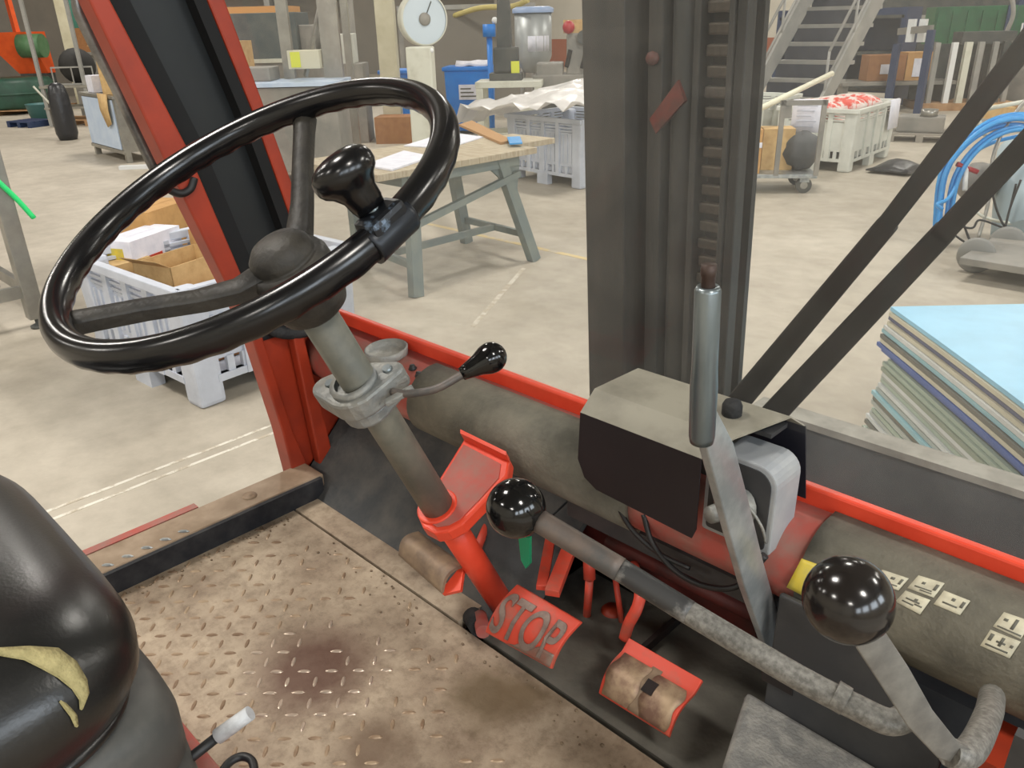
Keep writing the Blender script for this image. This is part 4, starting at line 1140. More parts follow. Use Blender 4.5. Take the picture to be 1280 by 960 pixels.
bm = nb(); tube(bm, [onx(x, y, -5.815) for x, y in [(-45, 192), (-20, 212), (0, 229), (22, 250), (42, 272)]], .030, 8, flat=.55)
tag(obj('green_strap', bm, M_bgreen, org=tuple(onx(0, 229, -5.815))), 'bright green strap hanging off the steel frame at the left edge', 'strap')

# ---- work table
wt = thing('work_table', 'grey-green steel trestle work table with a worn wooden top', 'table', (-4.85, 4.1, 0))
ZT = .86
for i, (fx, fy, tx, ty) in enumerate([(-4.42, 3.46, -4.50, 3.55), (-4.42, 4.72, -4.50, 4.42), (-5.30, 4.77, -5.22, 4.55), (-5.28, 3.60, -5.22, 3.55)]):
    bm = nb(); bar(bm, (fx, fy, 0), (tx, ty, ZT), .095, .07, (0, 1, 0), bev=.004); obj('leg', bm, M_bench, wt)
for a, b in [((-4.43, 4.67, .22), (-5.28, 4.73, .22)), ((-4.43, 3.48, .22), (-5.27, 3.60, .22)), ((-4.46, 3.5, .5), (-4.46, 4.6, .72)), ((-4.86, 3.5, .22), (-4.86, 4.7, .22))]:
    bm = nb(); bar(bm, a, b, .05, .04, (0, 0, 1)); obj('stretcher', bm, M_bench, wt)
slab('apron', M_bench, wt, (-5.26, 3.45, ZT - .08), (-4.47, 4.62, ZT), None, .004)
bm = nb(); prism(bm, [(-4.49, 4.60, ZT - .30), (-4.49, 4.30, ZT - .06), (-4.49, 4.64, ZT - .06)], (-.02, 0, 0)); obj('gusset', bm, M_bench, wt)
for k in range(4): slab('board', M_wood, wt, (-5.42 + k * .255, 3.2, ZT), (-5.42 + k * .255 + .25, 4.75 + (.5 if k in (1, 2) else 0), ZT + .045), None, .003)
tz = ZT + .046
def flat(name, label, cat, pts, z, th, m, group=None):
    bm = nb(); P_ = [onz(x, y, z) for x, y in pts]; c = sum(P_, V()) / len(P_)
    prism(bm, [(p.x, p.y, z) for p in P_], (0, 0, th)); return tag(obj(name, bm, m, org=tuple(c)), label, cat, group)


flat('paper_sheet', 'white crumpled paper on the work table nearest the wheel rim', 'paper', [(455, 208), (505, 190), (540, 197), (490, 214)], tz, .012, M_paper)
flat('paper_sheet', 'white papers in the middle of the work table', 'paper', [(505, 183), (560, 166), (604, 172), (560, 186)], tz, .008, M_paper)
flat('wooden_plank', 'pale wooden plank lying across the work table by the plastic film', 'plank', [(574, 158), (590, 153), (640, 178), (626, 181)], tz, .02, mat('plank_wood', (176, 136, 92), 0.8))
flat('blue_tape', 'piece of bright blue tape on the right end of the work table', 'tape', [(634, 173), (650, 172), (653, 180), (637, 181)], tz + .021, .012, M_hose)

# ---- pallet box with plastic film behind the table
tb_, Mb = pallet_box('plastic_crate', 'grey plastic crate with clear film heaped on it behind the work table', (-6.66, 7.86, 0), 1.28, 1.1, .78, radians(-4), M_crate)
bm = nb(); rr = random.Random(11); rows = []
for i in range(13):
    row = []
    for j in range(17):
        u, v = j / 16, i / 12
        x = -7.75 + u * 2.0; y = 6.75 + v * 1.5
        z = .80 + .42 * max(0, sin(pi * min(1, u * .55 + .14))) * (.30 + .70 * v) * (u * .9 + .25) + .12 * rr.random() - (.20 if u < .10 else 0) * (1 - v * .5)
        row.append((x, y, z))
    rows.append(row)
sheet(bm, rows, .006, (0, 0, 1)); tag(obj('plastic_film', bm, M_clear, org=(-6.8, 7.5, .8)), 'heap of crumpled clear plastic film on the crate behind the work table', 'plastic film')

# ---- dial scale
g = ground(536, 10.0); k = 10.0 / 1000
sc = thing('dial_scale', 'tall cream platform scale with a round pale dial', 'scale', tuple(g))
Ms = rz(radians(40), g)
zd = dep(530, 24, 10.0).z
bm = nb(); box(bm, (-.30, -.18, .0), (.30, .7, .12), Ms, .01); obj('platform', bm, M_scale, sc)
bm = nb(); vs = box(bm, (-.15, -.13, .1), (.15, .13, hgt(536, 58, g)), Ms, .02); obj('pillar', bm, M_scale, sc)
dc = dep(530, 24, 9.85); fd = (V((C.x, C.y, dc.z)) - dc).normalized(); fd = (fd + V((.42 * RT.x, .42 * RT.y, 0))).normalized()
bm = nb(); lathe(bm, dc - fd * .16, fd, [(0, 0), (.27, 0), (.305, .04), (.31, .15), (.30, .19), (.285, .19)], 40); dial = obj('dial_case', bm, M_scale, sc)
bm = nb(); lathe(bm, dc - fd * .16, fd, [(.288, .175), (0, .178)], 40); obj('dial_face', bm, M_dial, dial)
bm = nb(); lathe(bm, dc + fd * .02, fd, [(.075, 0), (.075, .012), (.055, .016), (.03, .03), (0, .03)], 24); obj('dial_hub', bm, M_mach, dial)
pr_ = frame(fd); bm = nb(); bar(bm, dc + fd * .022, dc + fd * .022 + (pr_[0] * .45 + pr_[1] * .9).normalized() * .22, .014, .004, fd.cross(V((0, 0, 1)))); obj('pointer', bm, M_machd, dial)
bm = nb(); ball(bm, Ms @ V((.15, -.10, hgt(548, 60, g) - .02)), .03, seg=12); obj('lock_knob', bm, M_white, sc)

# ---- blue bins
for (xl, xr, yt, d, lab) in [(557, 624, 80, 14.6, 'bright blue plastic bin with a white label, right of the scale'), (480, 548, 84, 15.0, 'blue plastic bin partly hidden behind the scale pillar')]:
    g = ground((xl + xr) / 2, d); k = d / 1000; w = (xr - xl) * k
    b = thing('blue_bin', lab, 'bin', tuple(g)); h = hgt((xl + xr) / 2, yt + 2, g); Mq = rz(radians(38), g)
    bm = nb(); vs = box(bm, (-w * .42, -w * .32, .05), (w * .42, w * .32, h - .06), None, .03)
    for v in vs: s = .92 + .08 * v.co.z / h; v.co.x *= s; v.co.y *= s
    for v in bm.verts: v.co = Mq @ v.co
    obj('body', bm, M_blue, b)
    bm = nb(); box(bm, (-w * .45, -w * .35, h - .07), (w * .45, w * .35, h), Mq, .02); obj('lid', bm, M_blue, b)
    for sx in (-1, 1): bm = nb(); cyl(bm, Mq @ V((sx * w * .3, -w * .28, 0)), Mq @ V((sx * w * .3, -w * .28, .07)), .05, seg=10); obj('foot', bm, M_machd, b)
    if xl > 550:
        bm = nb(); box(bm, (-w * .16, -w * .335, h * .52), (w * .20, -w * .318, h * .74), Mq); obj('label_sheet', bm, M_paper, b)
        for q in range(3): bm = nb(); box(bm, (-w * .13, -w * .3375, h * (.56 + q * .055)), (w * (.16 - .05 * q), -w * .335, h * (.58 + q * .055)), Mq); obj('label_print', bm, M_ink, b)
g = ground(600, 14.5); bm = nb(); rr = random.Random(4)
top_h = 1.10
rows = [[V((g.x, g.y, 0)) + V((cos(.66) * (j - 3) * .12 - sin(.66) * (i - 1.5) * .12, sin(.66) * (j - 3) * .12 + cos(.66) * (i - 1.5) * .12, top_h + .04 + .09 * rr.random())) for j in range(6)] for i in range(4)]
sheet(bm, rows, .03, (0, 0, 1)); tag(obj('rag', bm, M_paper, org=(g.x, g.y, top_h)), 'crumpled white rag on the lid of the bright blue bin', 'rag')
# a red-brown crate under the left bin's corner
g = ground(500, 13.6); carton('carton', 'brown carton on the floor below the left blue bin', tuple(g), .7, .5, .42, .7, M_cardd)

# ---- white frame stand, drum, machine
g = ground(640, 12.2); st = thing('white_stand', 'white square steel stand in front of the blue pump', 'stand', tuple(g)); Mq = rz(radians(40), g); h = hgt(640, 100, g)
for sx in (-1, 1):
    for sy in (-1, 1): slab('leg', M_scale, st, (sx * .42 - .05, sy * .32 - .05, 0), (sx * .42 + .05, sy * .32 + .05, h - .06), Mq)
slab('top', M_scale, st, (-.48, -.38, h - .08), (.48, .38, h), Mq, .005)
for z in (.25, .62):
    for sy in (-1, 1): slab('rail', M_scale, st, (-.42, sy * .32 - .025, z), (.42, sy * .32 + .025, z + .07), Mq)
    for sx in (-1, 1): slab('rail', M_scale, st, (sx * .42 - .025, -.32, z), (sx * .42 + .025, .32, z + .07), Mq)
yt_ = dep(645, 100, 12.2).z
po = thing('dark_post_machine', 'dark grey-green upright machine post on the white stand', 'machine', tuple(V((g.x, g.y, 0)) + V((-.12, -.02, h))))
Mq2 = rz(radians(40), V((g.x, g.y, h)) + V((-.1, 0, 0)))
bm = nb(); vs = box(bm, (-.12, -.12, .0), (.12, .12, 1.9), None, .01)
for v in vs: v.co.x *= 1 - .25 * v.co.z; v.co.y *= 1 - .25 * v.co.z
for v in bm.verts: v.co = Mq2 @ v.co
obj('post', bm, M_machd, po)
slab('foot', M_machd, po, (-.22, -.2, 0), (.25, .2, .10), Mq2); slab('motor', M_machd, po, (-.16, -.15, .1), (.2, .15, .45), Mq2, .03)
slab('yellow_plate', mat('yellow_plate', (216, 220, 70), 0.5), po, (.10, -.165, .08), (.22, -.15, .26), Mq2)
g2 = ground(668, 13.6); dr = thing('grey_drum', 'grey cylindrical dust collector with a pale blue lid', 'drum', tuple(g2)); h0, h1 = hgt(668, 90, g2), hgt(668, 16, g2); r_ = 22 * 13.6 / 1000
bm = nb(); lathe(bm, g2, (0, 0, 1), [(0, h0), (r_ * .6, h0), (r_ * .95, h0 + .2), (r_, h0 + .25), (r_, h1), (0, h1)], 28); obj('body', bm, mat('drum_grey', (168, 172, 172), 0.4, metal=0.3), dr)
bm = nb(); lathe(bm, g2, (0, 0, 1), [(r_ * 1.1, h1), (r_ * 1.12, h1 + .06), (r_ * .9, h1 + .09), (0, h1 + .09)], 28); obj('lid', bm, mat('pale_blue_lid', (150, 170, 204), 0.4), dr)
for a in range(3): bm = nb(); cyl(bm, g2 + V((r_ * .7 * cos(a * 2.1), r_ * .7 * sin(a * 2.1), 0)), g2 + V((r_ * .6 * cos(a * 2.1), r_ * .6 * sin(a * 2.1), h0 + .1)), .04, seg=8); obj('leg', bm, M_mach, dr)
tdir = (V((C.x, C.y, 0)) - V((g2.x, g2.y, 0))).normalized(); sd = V((tdir.y, -tdir.x, 0)) * -1
bm = nb(); rows = [[V((g2.x, g2.y, 0)) + tdir * (r_ * cos(a) + .004) + sd * (r_ * sin(a)) + V((0, 0, h0 + (h1 - h0) * zz)) for a in (-.3, 0, .35, .7, 1.0)] for zz in (.36, .62)]
sheet(bm, rows, .004, tdir); obj('label_sheet', bm, M_paper, dr)
g3 = ground(616, 13.2); pu = thing('blue_pump', 'small bright blue pump on a dark pole behind the white stand', 'pump', tuple(g3)); h0, h1 = hgt(616, 46, g3), hgt(616, 30, g3)
bm = nb(); cyl(bm, g3 + V((0, 0, h0)), g3 + V((0, 0, h1)), .10, seg=16); obj('head', bm, M_blue, pu)
bm = nb(); cyl(bm, g3, g3 + V((0, 0, h0)), .045, seg=12); obj('pole', bm, M_blue, pu)
bm = nb(); ball(bm, g3 + V((.08, .05, h1 + .05)), .05, seg=12); obj('cap', bm, M_white, pu)
g4 = ground(712, 12.6); mc = thing('grey_machine', 'grey machine tool with black handles left of the forklift mast', 'machine', tuple(g4)); Mq = rz(radians(40), g4); hA, hB = hgt(712, 102, g4), hgt(712, 32, g4)
slab('stand', M_machd, mc, (-.45, -.3, 0), (.55, .3, hA - .08), Mq); slab('bed', M_mach, mc, (-.55, -.35, hA - .1), (.7, .35, hA + .12), Mq, .02)
slab('headstock', M_mach, mc, (-.05, -.3, hA + .1), (.7, .3, hB - .1), Mq, .03)
slab('carriage', M_mach, mc, (-.5, -.3, hA + .1), (-.1, .3, hA + .28), Mq, .02)
for (u, z) in [(-.05, hA + .22), (.18, hA + .20)]:
    bm = nb(); bar(bm, Mq @ V((u, -.34, z)), Mq @ V((u + .06, -.36, z + .24)), .07, .03, (1, 0, 0), bev=.01); obj('handle', bm, M_cable, mc)
bm = nb(); cyl(bm, Mq @ V((.2, -.3, hA + .62)), Mq @ V((.2, -.36, hA + .62)), .10, seg=14); obj('hand_wheel', bm, M_machd, mc)
bm = nb(); ball(bm, Mq @ V((-.02, -.33, hB - .02)), .09, seg=14); obj('red_knob', bm, mat('deep_red', (170, 44, 52), 0.4), mc)
slab('oil_tray', M_cardp, mc, (-.1, -.2, hB - .1), (.45, .2, hB + .08), Mq)
# grey partition panel behind the bins, cream column
g5 = ground(600, 17.0); pt = thing('partition_panel', 'plain grey partition panel standing behind the blue bins', 'partition', tuple(g5)); Mq = rz(radians(42), g5)
slab('panel', M_wallg, pt, (-1.6, -.04, .05), (1.2, .04, hgt(600, 11, g5)), Mq); slab('rail', M_stair, pt, (-1.6, -.06, hgt(600, 11, g5)), (1.2, .06, hgt(600, 5, g5)), Mq)
for u in (-1.55, 1.15): slab('post', M_mach, pt, (u - .05, -.05, 0), (u + .05, .05, hgt(600, 5, g5)), Mq)
bm = nb(); pth = [ony(x, y, g5.y - .3) for x, y in [(566, 20), (600, 10), (640, 8), (660, 0)]]; tube(bm, pth, .05, 8); obj('yellow_pipe', bm, mat('yellow_pipe', (196, 180, 110), 0.5), pt)
g6 = dep(485, 60, 13.4); g6.z = 0; Mq = rz(radians(45), g6)
bm = nb(); box(bm, (-.15, -.15, 0), (.15, .15, ZC), Mq); tag(obj('concrete_column', bm, mat('cream_column', (206, 200, 174), 0.7, col2=(186, 178, 150), scale=2), org=tuple(g6)), 'cream painted column left of the dial scale', 'column')

# ---- left middle: machine frame behind the windscreen
g7 = ground(372, 10.5); mf = thing('frame_machine', 'steel frame machine with a film-covered table top behind the wheel', 'machine', tuple(g7)); Mq = rz(radians(45), g7); hT = hgt(372, 100, g7)
slab('table_top', M_film, mf, (-.75, -.45, hT - .05), (.75, .45, hT), Mq, .004); slab('lower_body', M_mach, mf, (-.7, -.4, .15), (.7, .4, hT - .06), Mq, .01)
for u, w in ((-.02, .07), (.55, .12)):
    slab('upright', M_stain, mf, (u - w, .35, hT), (u + w, .45, hT + 1.9), Mq)
bm = nb(); bar(bm, Mq @ V((.18, .38, hT + .02)), Mq @ V((.52, .38, hT + 1.0)), .05, .04, (1, 0, 0)); obj('brace', bm, M_stain, mf)
slab('control_box', mat('pale_box', (206, 200, 176), 0.5), mf, (.02, .2, hT + .12), (.42, .42, hT + .34), Mq, .01)
slab('yellow_sign', mat('yellow_plate', (216, 220, 70), 0.5), mf, (.06, .19, hT + .14), (.18, .20, hT + .32), Mq)
slab('gear_block', M_mach, mf, (-.75, -.1, hT), (-.15, .4, hT + .16), Mq, .02)
for (u, v) in ((-.65, -.35), (.65, -.35), (-.65, .35), (.65, .35)): slab('foot', M_machd, mf, (u - .05, v - .05, 0), (u + .05, v + .05, .15), Mq)
g8 = ground(352, 14.0); mb = thing('dark_cabinet', 'dark blue-grey machine cabinet with an orange top, behind the wheel rim', 'cabinet', tuple(g8)); Mq = rz(radians(42), g8)
h0, h1 = hgt(352, 72, g8), hgt(352, 16, g8)
slab('cabinet_body', mat('dark_blue_grey', (72, 82, 84), 0.6, col2=(92, 98, 96), scale=3), mb, (-.62, -.4, h0), (.62, .4, h1), Mq, .01)
slab('orange_tray', mat('dull_orange', (214, 156, 92), 0.6), mb, (-.5, -.38, h1), (.5, .38, hgt(352, 8, g8)), Mq); slab('base_body', M_mach, mb, (-.66, -.42, .1), (.62, .4, h0 - .05), Mq, .01)
slab('ledge', M_scale, mb, (-.66, -.46, h0 - .06), (.62, .4, h0), Mq)
for u in (-.5, .5): slab('foot', M_machd, mb, (u - .06, -.3, 0), (u + .06, .3, .1), Mq)
g9 = ground(306, 12.5); carton('carton', 'pale carton stack piece right of the black pillar, upper', tuple(V((g9.x, g9.y, 1.1))), .55, .5, .55, .7, M_cardp)
carton('carton', 'white carton right of the black pillar, standing under the pale one', tuple(V((g9.x, g9.y, .55))), .62, .55, .55, .7, M_paper)
carton('carton', 'tan carton on the floor right of the black pillar', tuple(g9), .7, .6, .55, .7, M_card)
for (px, d, w, yt) in [(448, 12.6, .10, -6), (430, 15.5, .16, -8)]:
    g = ground(px, d); Mq = rz(radians(45), g); up = thing('steel_upright', 'bare steel upright beside the cream column' if px == 448 else 'wider grey steel upright behind the frame machine', 'post', tuple(g))
    slab('shaft', M_stain, up, (-w / 2, -w / 2, .02), (w / 2, w / 2, 2.6), Mq); slab('foot_plate', M_mach, up, (-.15, -.15, 0), (.15, .15, .02), Mq)
g = ground(462, 13.9); bl = thing('bench_machine', 'low grey machine bench with a white case before the cream column', 'machine', tuple(g)); Mq = rz(radians(45), g); hh = hgt(462, 78, g)
slab('bench', M_mach, bl, (-1.0, -.35, 0), (.05, .3, hh), Mq, .01); slab('case', M_crate2, bl, (-.6, -.25, hh), (-.1, .25, hh + .45), Mq, .01); slab('vice', M_mach, bl, (-.95, -.2, hh), (-.7, .2, hh + .6), Mq, .02)
g = ground(405, 18.5); Mq = rz(radians(44), g); bw = thing('storage_racking', 'tall grey storage racking far behind the steel frames', 'racking', tuple(g))
for u in (-2.6, -.9, .8): slab('upright', M_stair, bw, (u - .06, -.3, 0), (u + .06, .3, 3.2), Mq)
for z in (.4, 1.5, 2.6): slab('shelf', M_mach, bw, (-2.6, -.4, z), (.8, .4, z + .08), Mq)
slab('back_panel', M_wallg, bw, (-2.6, .3, .3), (.8, .34, 3.2), Mq)

# ---- far left: hopper machine, tank, steel rack, cabinet, bag, pallets
g = dep(24, 62, 22.0); g.z = 0; hp = thing('hopper_machine', 'orange hopper machine with a green motor at the far left', 'machine', tuple(g)); Mq = rz(radians(45), g)
zt, zb_ = hgt(24, 40, g), hgt(24, 92, g)
bm = nb(); pts_t = [(-.75, -.5, zt), (.55, -.5, zt), (.55, .5, zt), (-.75, .5, zt)]; pts_b = [(-.05, -.2, zb_), (.75, -.2, zb_), (.75, .2, zb_), (-.05, .2, zb_)]
A = [bm.verts.new(Mq @ V(p)) for p in pts_t]; B = [bm.verts.new(Mq @ V(p)) for p in pts_b]
for i in range(4): bm.faces.new((A[i], A[(i + 1) % 4], B[(i + 1) % 4], B[i]))
bm.faces.new(A); bm.faces.new(B); obj('hopper', bm, M_orange, hp)
bm = nb(); bar(bm, Mq @ V((.22, -.3, zt)), Mq @ V((.18, -.3, zt + 1.6)), .28, .1, (1, 0, 0)); obj('arm', bm, M_orange, hp)
bm = nb(); cyl(bm, Mq @ V((.35, -.5, zt - .35)), Mq @ V((.95, -.5, zt - .35)), .30, seg=18); obj('motor', bm, M_gmot, hp)
slab('stand', M_machd, hp, (.0, -.25, 0), (.7, .25, zb_), Mq)
g = ground(22, 20.6); tk = thing('green_tank', 'dark green round tank on a wooden pallet at the far left', 'tank', tuple(g)); h_ = hgt(22, 97, g)
bm = nb(); lathe(bm, g, (0, 0, 1), [(0, .14), (.95, .14), (.98, .2), (.98, h_ - .1), (.9, h_), (0, h_)], 32); obj('shell', bm, M_gtank, tk)
bm = nb(); lathe(bm, g, (0, 0, 1), [(.99, h_ * .55), (1.0, h_ * .56), (1.0, h_ * .60), (.99, h_ * .61)], 32); obj('band', bm, M_gtank, tk)


def pallet(name, label, g, sx, sy, rot, m, group=None, z=0.0):
    t = thing(name, label, 'pallet', (g.x, g.y, z), group); Mq = rz(rot, (g.x, g.y, z))
    for k in range(5): slab('deck_board', m, t, (-sx / 2, -sy / 2 + k * (sy - .1) / 4, .10), (sx / 2, -sy / 2 + k * (sy - .1) / 4 + .1, .125), Mq)
    for u in (-sx / 2 + .05, 0, sx / 2 - .05): slab('bearer', m, t, (u - .05, -sy / 2, 0), (u + .05, sy / 2, .10), Mq)
    return t


pallet('wooden_pallet', 'wooden pallet under the dark green tank', ground(22, 20.6), 2.2, 1.9, radians(45), M_woodp)
g = ground(62, 18.4); pallet('wooden_pallet', 'wooden pallet on the floor before the steel rack at the far left', V((g.x + 1.4, g.y + .2, 0)), 1.1, .8, radians(30), M_woodp)
pallet('blue_pallet', 'dark blue plastic pallet lying on the floor at the far left', ground(40, 17.4), .75, .6, radians(20), M_navy)
g = ground(56, 18.6); bn = thing('green_tub', 'small dark green tub on the floor beside the steel rack', 'tub', tuple(g))
bm = nb(); lathe(bm, g, (0, 0, 1), [(0, 0), (.26, 0), (.33, .35), (.34, .36), (.30, .36), (.24, .05), (0, .05)], 20); obj('shell', bm, mat('teal_tub', (66, 110, 110), 0.5), bn)
rk_g = dep(89, 112, 17.2); rk_g.z = 0; rk = thing('steel_rack', 'tall pale steel rack frame with a shelf at the far left', 'rack', tuple(rk_g)); Mq = rz(radians(50), rk_g)
hs = hgt(78, 106, rk_g)
for u, v in ((-.45, -.3), (.42, -.3)): slab('upright', M_stair, rk, (u - .035, v - .035, 0), (u + .035, v + .035, 3.2), Mq)
for u, v in ((-.45, .3), (.42, .3)): slab('rear_leg', M_stair, rk, (u - .03, v - .03, 0), (u + .03, v + .03, hs - .05), Mq)
slab('shelf', M_stain, rk, (-.5, -.35, hs - .05), (1.1, .35, hs), Mq); slab('lower_shelf', M_stain, rk, (-.5, -.35, .35), (.4, .35, .39), Mq)
bm = nb(); bar(bm, Mq @ V((-.6, -.36, hs)), Mq @ V((-.1, -.36, .1)), .06, .03, (1, 0, 0)); obj('brace', bm, M_scale, rk)
cgz = hs
bm = nb(); ball(bm, Mq @ V((.2, .1, hs + .36)), .36, seg=20, sq=1.0); kg = obj('dark_keg', bm, mat('dark_bundle', (44, 43, 41), 0.75, bump=.5, bscale=14), org=tuple(Mq @ V((.2, .1, hs)))); tag(kg, 'round dark bundle on the shelf of the steel rack', 'bundle')
bm = nb()
for z in (hs + .02, hs + .35): bar(bm, Mq @ V((-.2, -.27, z)), Mq @ V((.62, -.27, z)), .03, .02, (0, 0, 1))
for u in (-.2, .2, .62): bar(bm, Mq @ V((u, -.27, hs)), Mq @ V((u, -.27, hs + .36)), .03, .02, (1, 0, 0))
obj('guard_rail', bm, M_stair, rk)
carton('carton', 'brown carton high on the far left behind the steel rack', tuple(V((rk_g.x - 1.2, rk_g.y + 1.3, hgt(80, 66, V((rk_g.x - 1.2, rk_g.y + 1.3, 0)))))), .8, .7, .5, .8, M_cardd)
tbx = V((rk_g.x - 1.2, rk_g.y + 1.3, 0)); tt = thing('side_bench', 'grey bench behind the steel rack at the far left', 'bench', tuple(tbx)); hz = hgt(80, 66, tbx)
slab('top', M_mach, tt, (-.7, -.6, hz - .06), (.7, .6, hz), rz(.8, tbx)); slab('body', M_mach, tt, (-.6, -.5, 0), (.6, .5, hz - .06), rz(.8, tbx))
# cabinet with blue-white film
sc_l, sc_r = V((-14.4, 4.85, 0)), V((-12.85, 4.76, 0)); ang_ = atan2(sc_r.y - sc_l.y, sc_r.x - sc_l.x); w_ = (sc_r - sc_l).length; mid = (sc_l + sc_r) / 2
cb = thing('stainless_cabinet', 'stainless cabinet with a blue-white film front beside the black pillar', 'cabinet', tuple(mid)); Mq = rz(ang_, mid)
for u in (-w_ / 2 + .05, w_ / 2 - .05):
    for v in (.05, .45): slab('leg', M_stain, cb, (u - .04, v - .04, 0), (u + .04, v + .04, .16), Mq)
slab('body', M_stain, cb, (-w_ / 2, .0, .15), (w_ / 2, .5, .92), Mq); slab('film_panel', M_film, cb, (-w_ / 2 + .03, -.012, .19), (w_ / 2 - .10, 0, .90), Mq); slab('top', M_stain, cb, (-w_ / 2 - .03, -.03, .92), (w_ / 2 + .03, .53, .96), Mq)
slab('lower_edge', M_stain, cb, (-w_ / 2, -.02, .13), (w_ / 2, .0, .18), Mq)
q = Mq @ V((.55, .4, .962))
carton('carton', 'crushed pale carton hanging over the edge of the stainless cabinet', tuple(Mq @ V((.50, .28, .965))), .50, .42, .36, ang_ + .3, M_cardp)
bm = nb(); sheet(bm, [[Mq @ V((.18, -.045, .98)), Mq @ V((.62, -.045, .98))], [Mq @ V((.22, -.06, .74)), Mq @ V((.62, -.07, .76))], [Mq @ V((.38, -.05, .50)), Mq @ V((.58, -.05, .56))]], .01, (0, -1, 0)); tag(obj('kraft_paper', bm, M_cardp, org=tuple(Mq @ V((.4, -.05, .75)))), 'torn kraft paper hanging down the front of the stainless cabinet', 'paper')
carton('carton', 'tall open carton behind the crushed one on the stainless cabinet', tuple(Mq @ V((.02, .30, .965))), .40, .36, .62, ang_ - .2, M_cardp, open_top=True)
carton('carton', 'small white carton on the left of the stainless cabinet', tuple(Mq @ V((-.40, .2, .965))), .3, .3, .24, ang_, M_paper)
gb = ground(86, 15.0); bm = nb(); lathe(bm, gb, (0, 0, 1), [(0, 0), (.15, 0), (.19, .12), (.185, .5), (.17, .80), (.13, .95), (.07, 1.0), (0, 1.0)], 18)
tag(obj('black_bag', bm, M_bag, org=tuple(gb)), 'tall filled black sack left of the film-covered cabinet', 'sack')
g = dep(98, 25, 18.6); g.z = 0; vt = thing('green_vessel', 'tall teal green vessel behind the cabinet by the pillar', 'vessel', tuple(g))
bm = nb(); lathe(bm, g, (0, 0, 1), [(0, 1.40), (.1, 1.42), (.17, 1.6), (.17, 3.0), (0, 3.1)], 22); obj('shell', bm, mat('teal_green', (52, 112, 96), 0.5), vt)
for a in range(3): bm = nb(); cyl(bm, g + V((.13 * cos(a * 2.1), .13 * sin(a * 2.1), 0)), g + V((.13 * cos(a * 2.1), .13 * sin(a * 2.1), 1.55)), .04, seg=8); obj('leg', bm, M_stain, vt)
g = dep(86, 15, 20.5); g.z = 0; bm = nb(); box(bm, (-.22, -.22, 0), (.22, .22, ZC), rz(.78, g)); tag(obj('concrete_column', bm, mat('cream_column', (206, 200, 174), 0.7), org=tuple(g)), 'pale column behind the steel rack at the far left', 'column')
g = ground(170, 11.6); bm = nb(); box(bm, (-.22, -.05, 0), (.22, .05, .05), rz(.9, g)); tag(obj('white_offcut', bm, M_white, org=tuple(g)), 'small white offcut lying on the floor before the cabinet', 'offcut')

# ---- right: steel stairs
M_navy2 = mat('dark_riser', (52, 56, 68), 0.6, col2=(66, 70, 80), scale=6)
t1 = dep(1049, 100, 13.0); RISE, RUN = .275, .27
sw = 1.25
stt = thing('steel_stairs', 'grey steel staircase with open treads behind the pale crates', 'stairs', (t1.x - sw / 2, t1.y - 2 * RUN, 0))
def stp(n): return V((t1.x, t1.y + (n - 3) * RUN, t1.z + (n - 3) * RISE))


for n in range(1, 11):
    p = stp(n); slab('tread', M_stair, stt, (p.x - sw, p.y - .02, p.z - .06), (p.x, p.y + .24, p.z))
    slab('riser', M_navy2, stt, (p.x - sw, p.y + .235, p.z), (p.x, p.y + .245, p.z + RISE - .06))
for x_ in (-sw, 0):
    a, b = stp(0), stp(11); a.z -= .02; x0_ = t1.x + x_
    bm = nb(); prism(bm, [(x0_, a.y - .10, max(0, a.z - .26)), (x0_, b.y - .10, b.z - .26), (x0_, b.y - .10, b.z + .36), (x0_, a.y - .10, a.z + .36)], (.05, 0, 0)); obj('stringer', bm, M_stair, stt)
    for n in (1, 4, 7, 10):
        p = stp(n); bm = nb(); cyl(bm, (x0_ + .02, p.y, p.z), (x0_ + .02, p.y, p.z + 1.0), .022, seg=8); obj('baluster', bm, M_stair, stt)
    for dz in (1.0, .55):
        a, b = stp(1), stp(10); bm = nb(); cyl(bm, (x0_ + .02, a.y, a.z + dz), (x0_ + .02, b.y, b.z + dz), .024, seg=8); obj('handrail', bm, M_stair, stt)
a = stp(1)
bm = nb(); tube(bm, [(t1.x - sw + .02, a.y - .05, .0), (t1.x - sw + .02, a.y - .25, .7), (t1.x - sw + .02, a.y, a.z + 1.0)], .022, 8); obj('end_rail', bm, M_machd, stt)
# dark stores under and behind the stairs
pm = dep(1010, 40, 17.5); bx_ = V((pm.x, pm.y, 0)); ds = thing('dark_shelving', 'dark shelving standing behind the steel stairs', 'shelving', tuple(bx_))
for u in (-.7, .6, 2.0): slab('upright', M_navy, ds, (bx_.x + u - .05, bx_.y, 0), (bx_.x + u + .05, bx_.y + .8, 1.9))
for z in (.3, 1.0, 1.7): slab('shelf', M_machd, ds, (bx_.x - .7, bx_.y, z), (bx_.x + 2.0, bx_.y + .8, z + .06))
slab('back_panel', M_navy, ds, (bx_.x - .7, bx_.y + .8, .2), (bx_.x + 2.0, bx_.y + .84, 1.9))

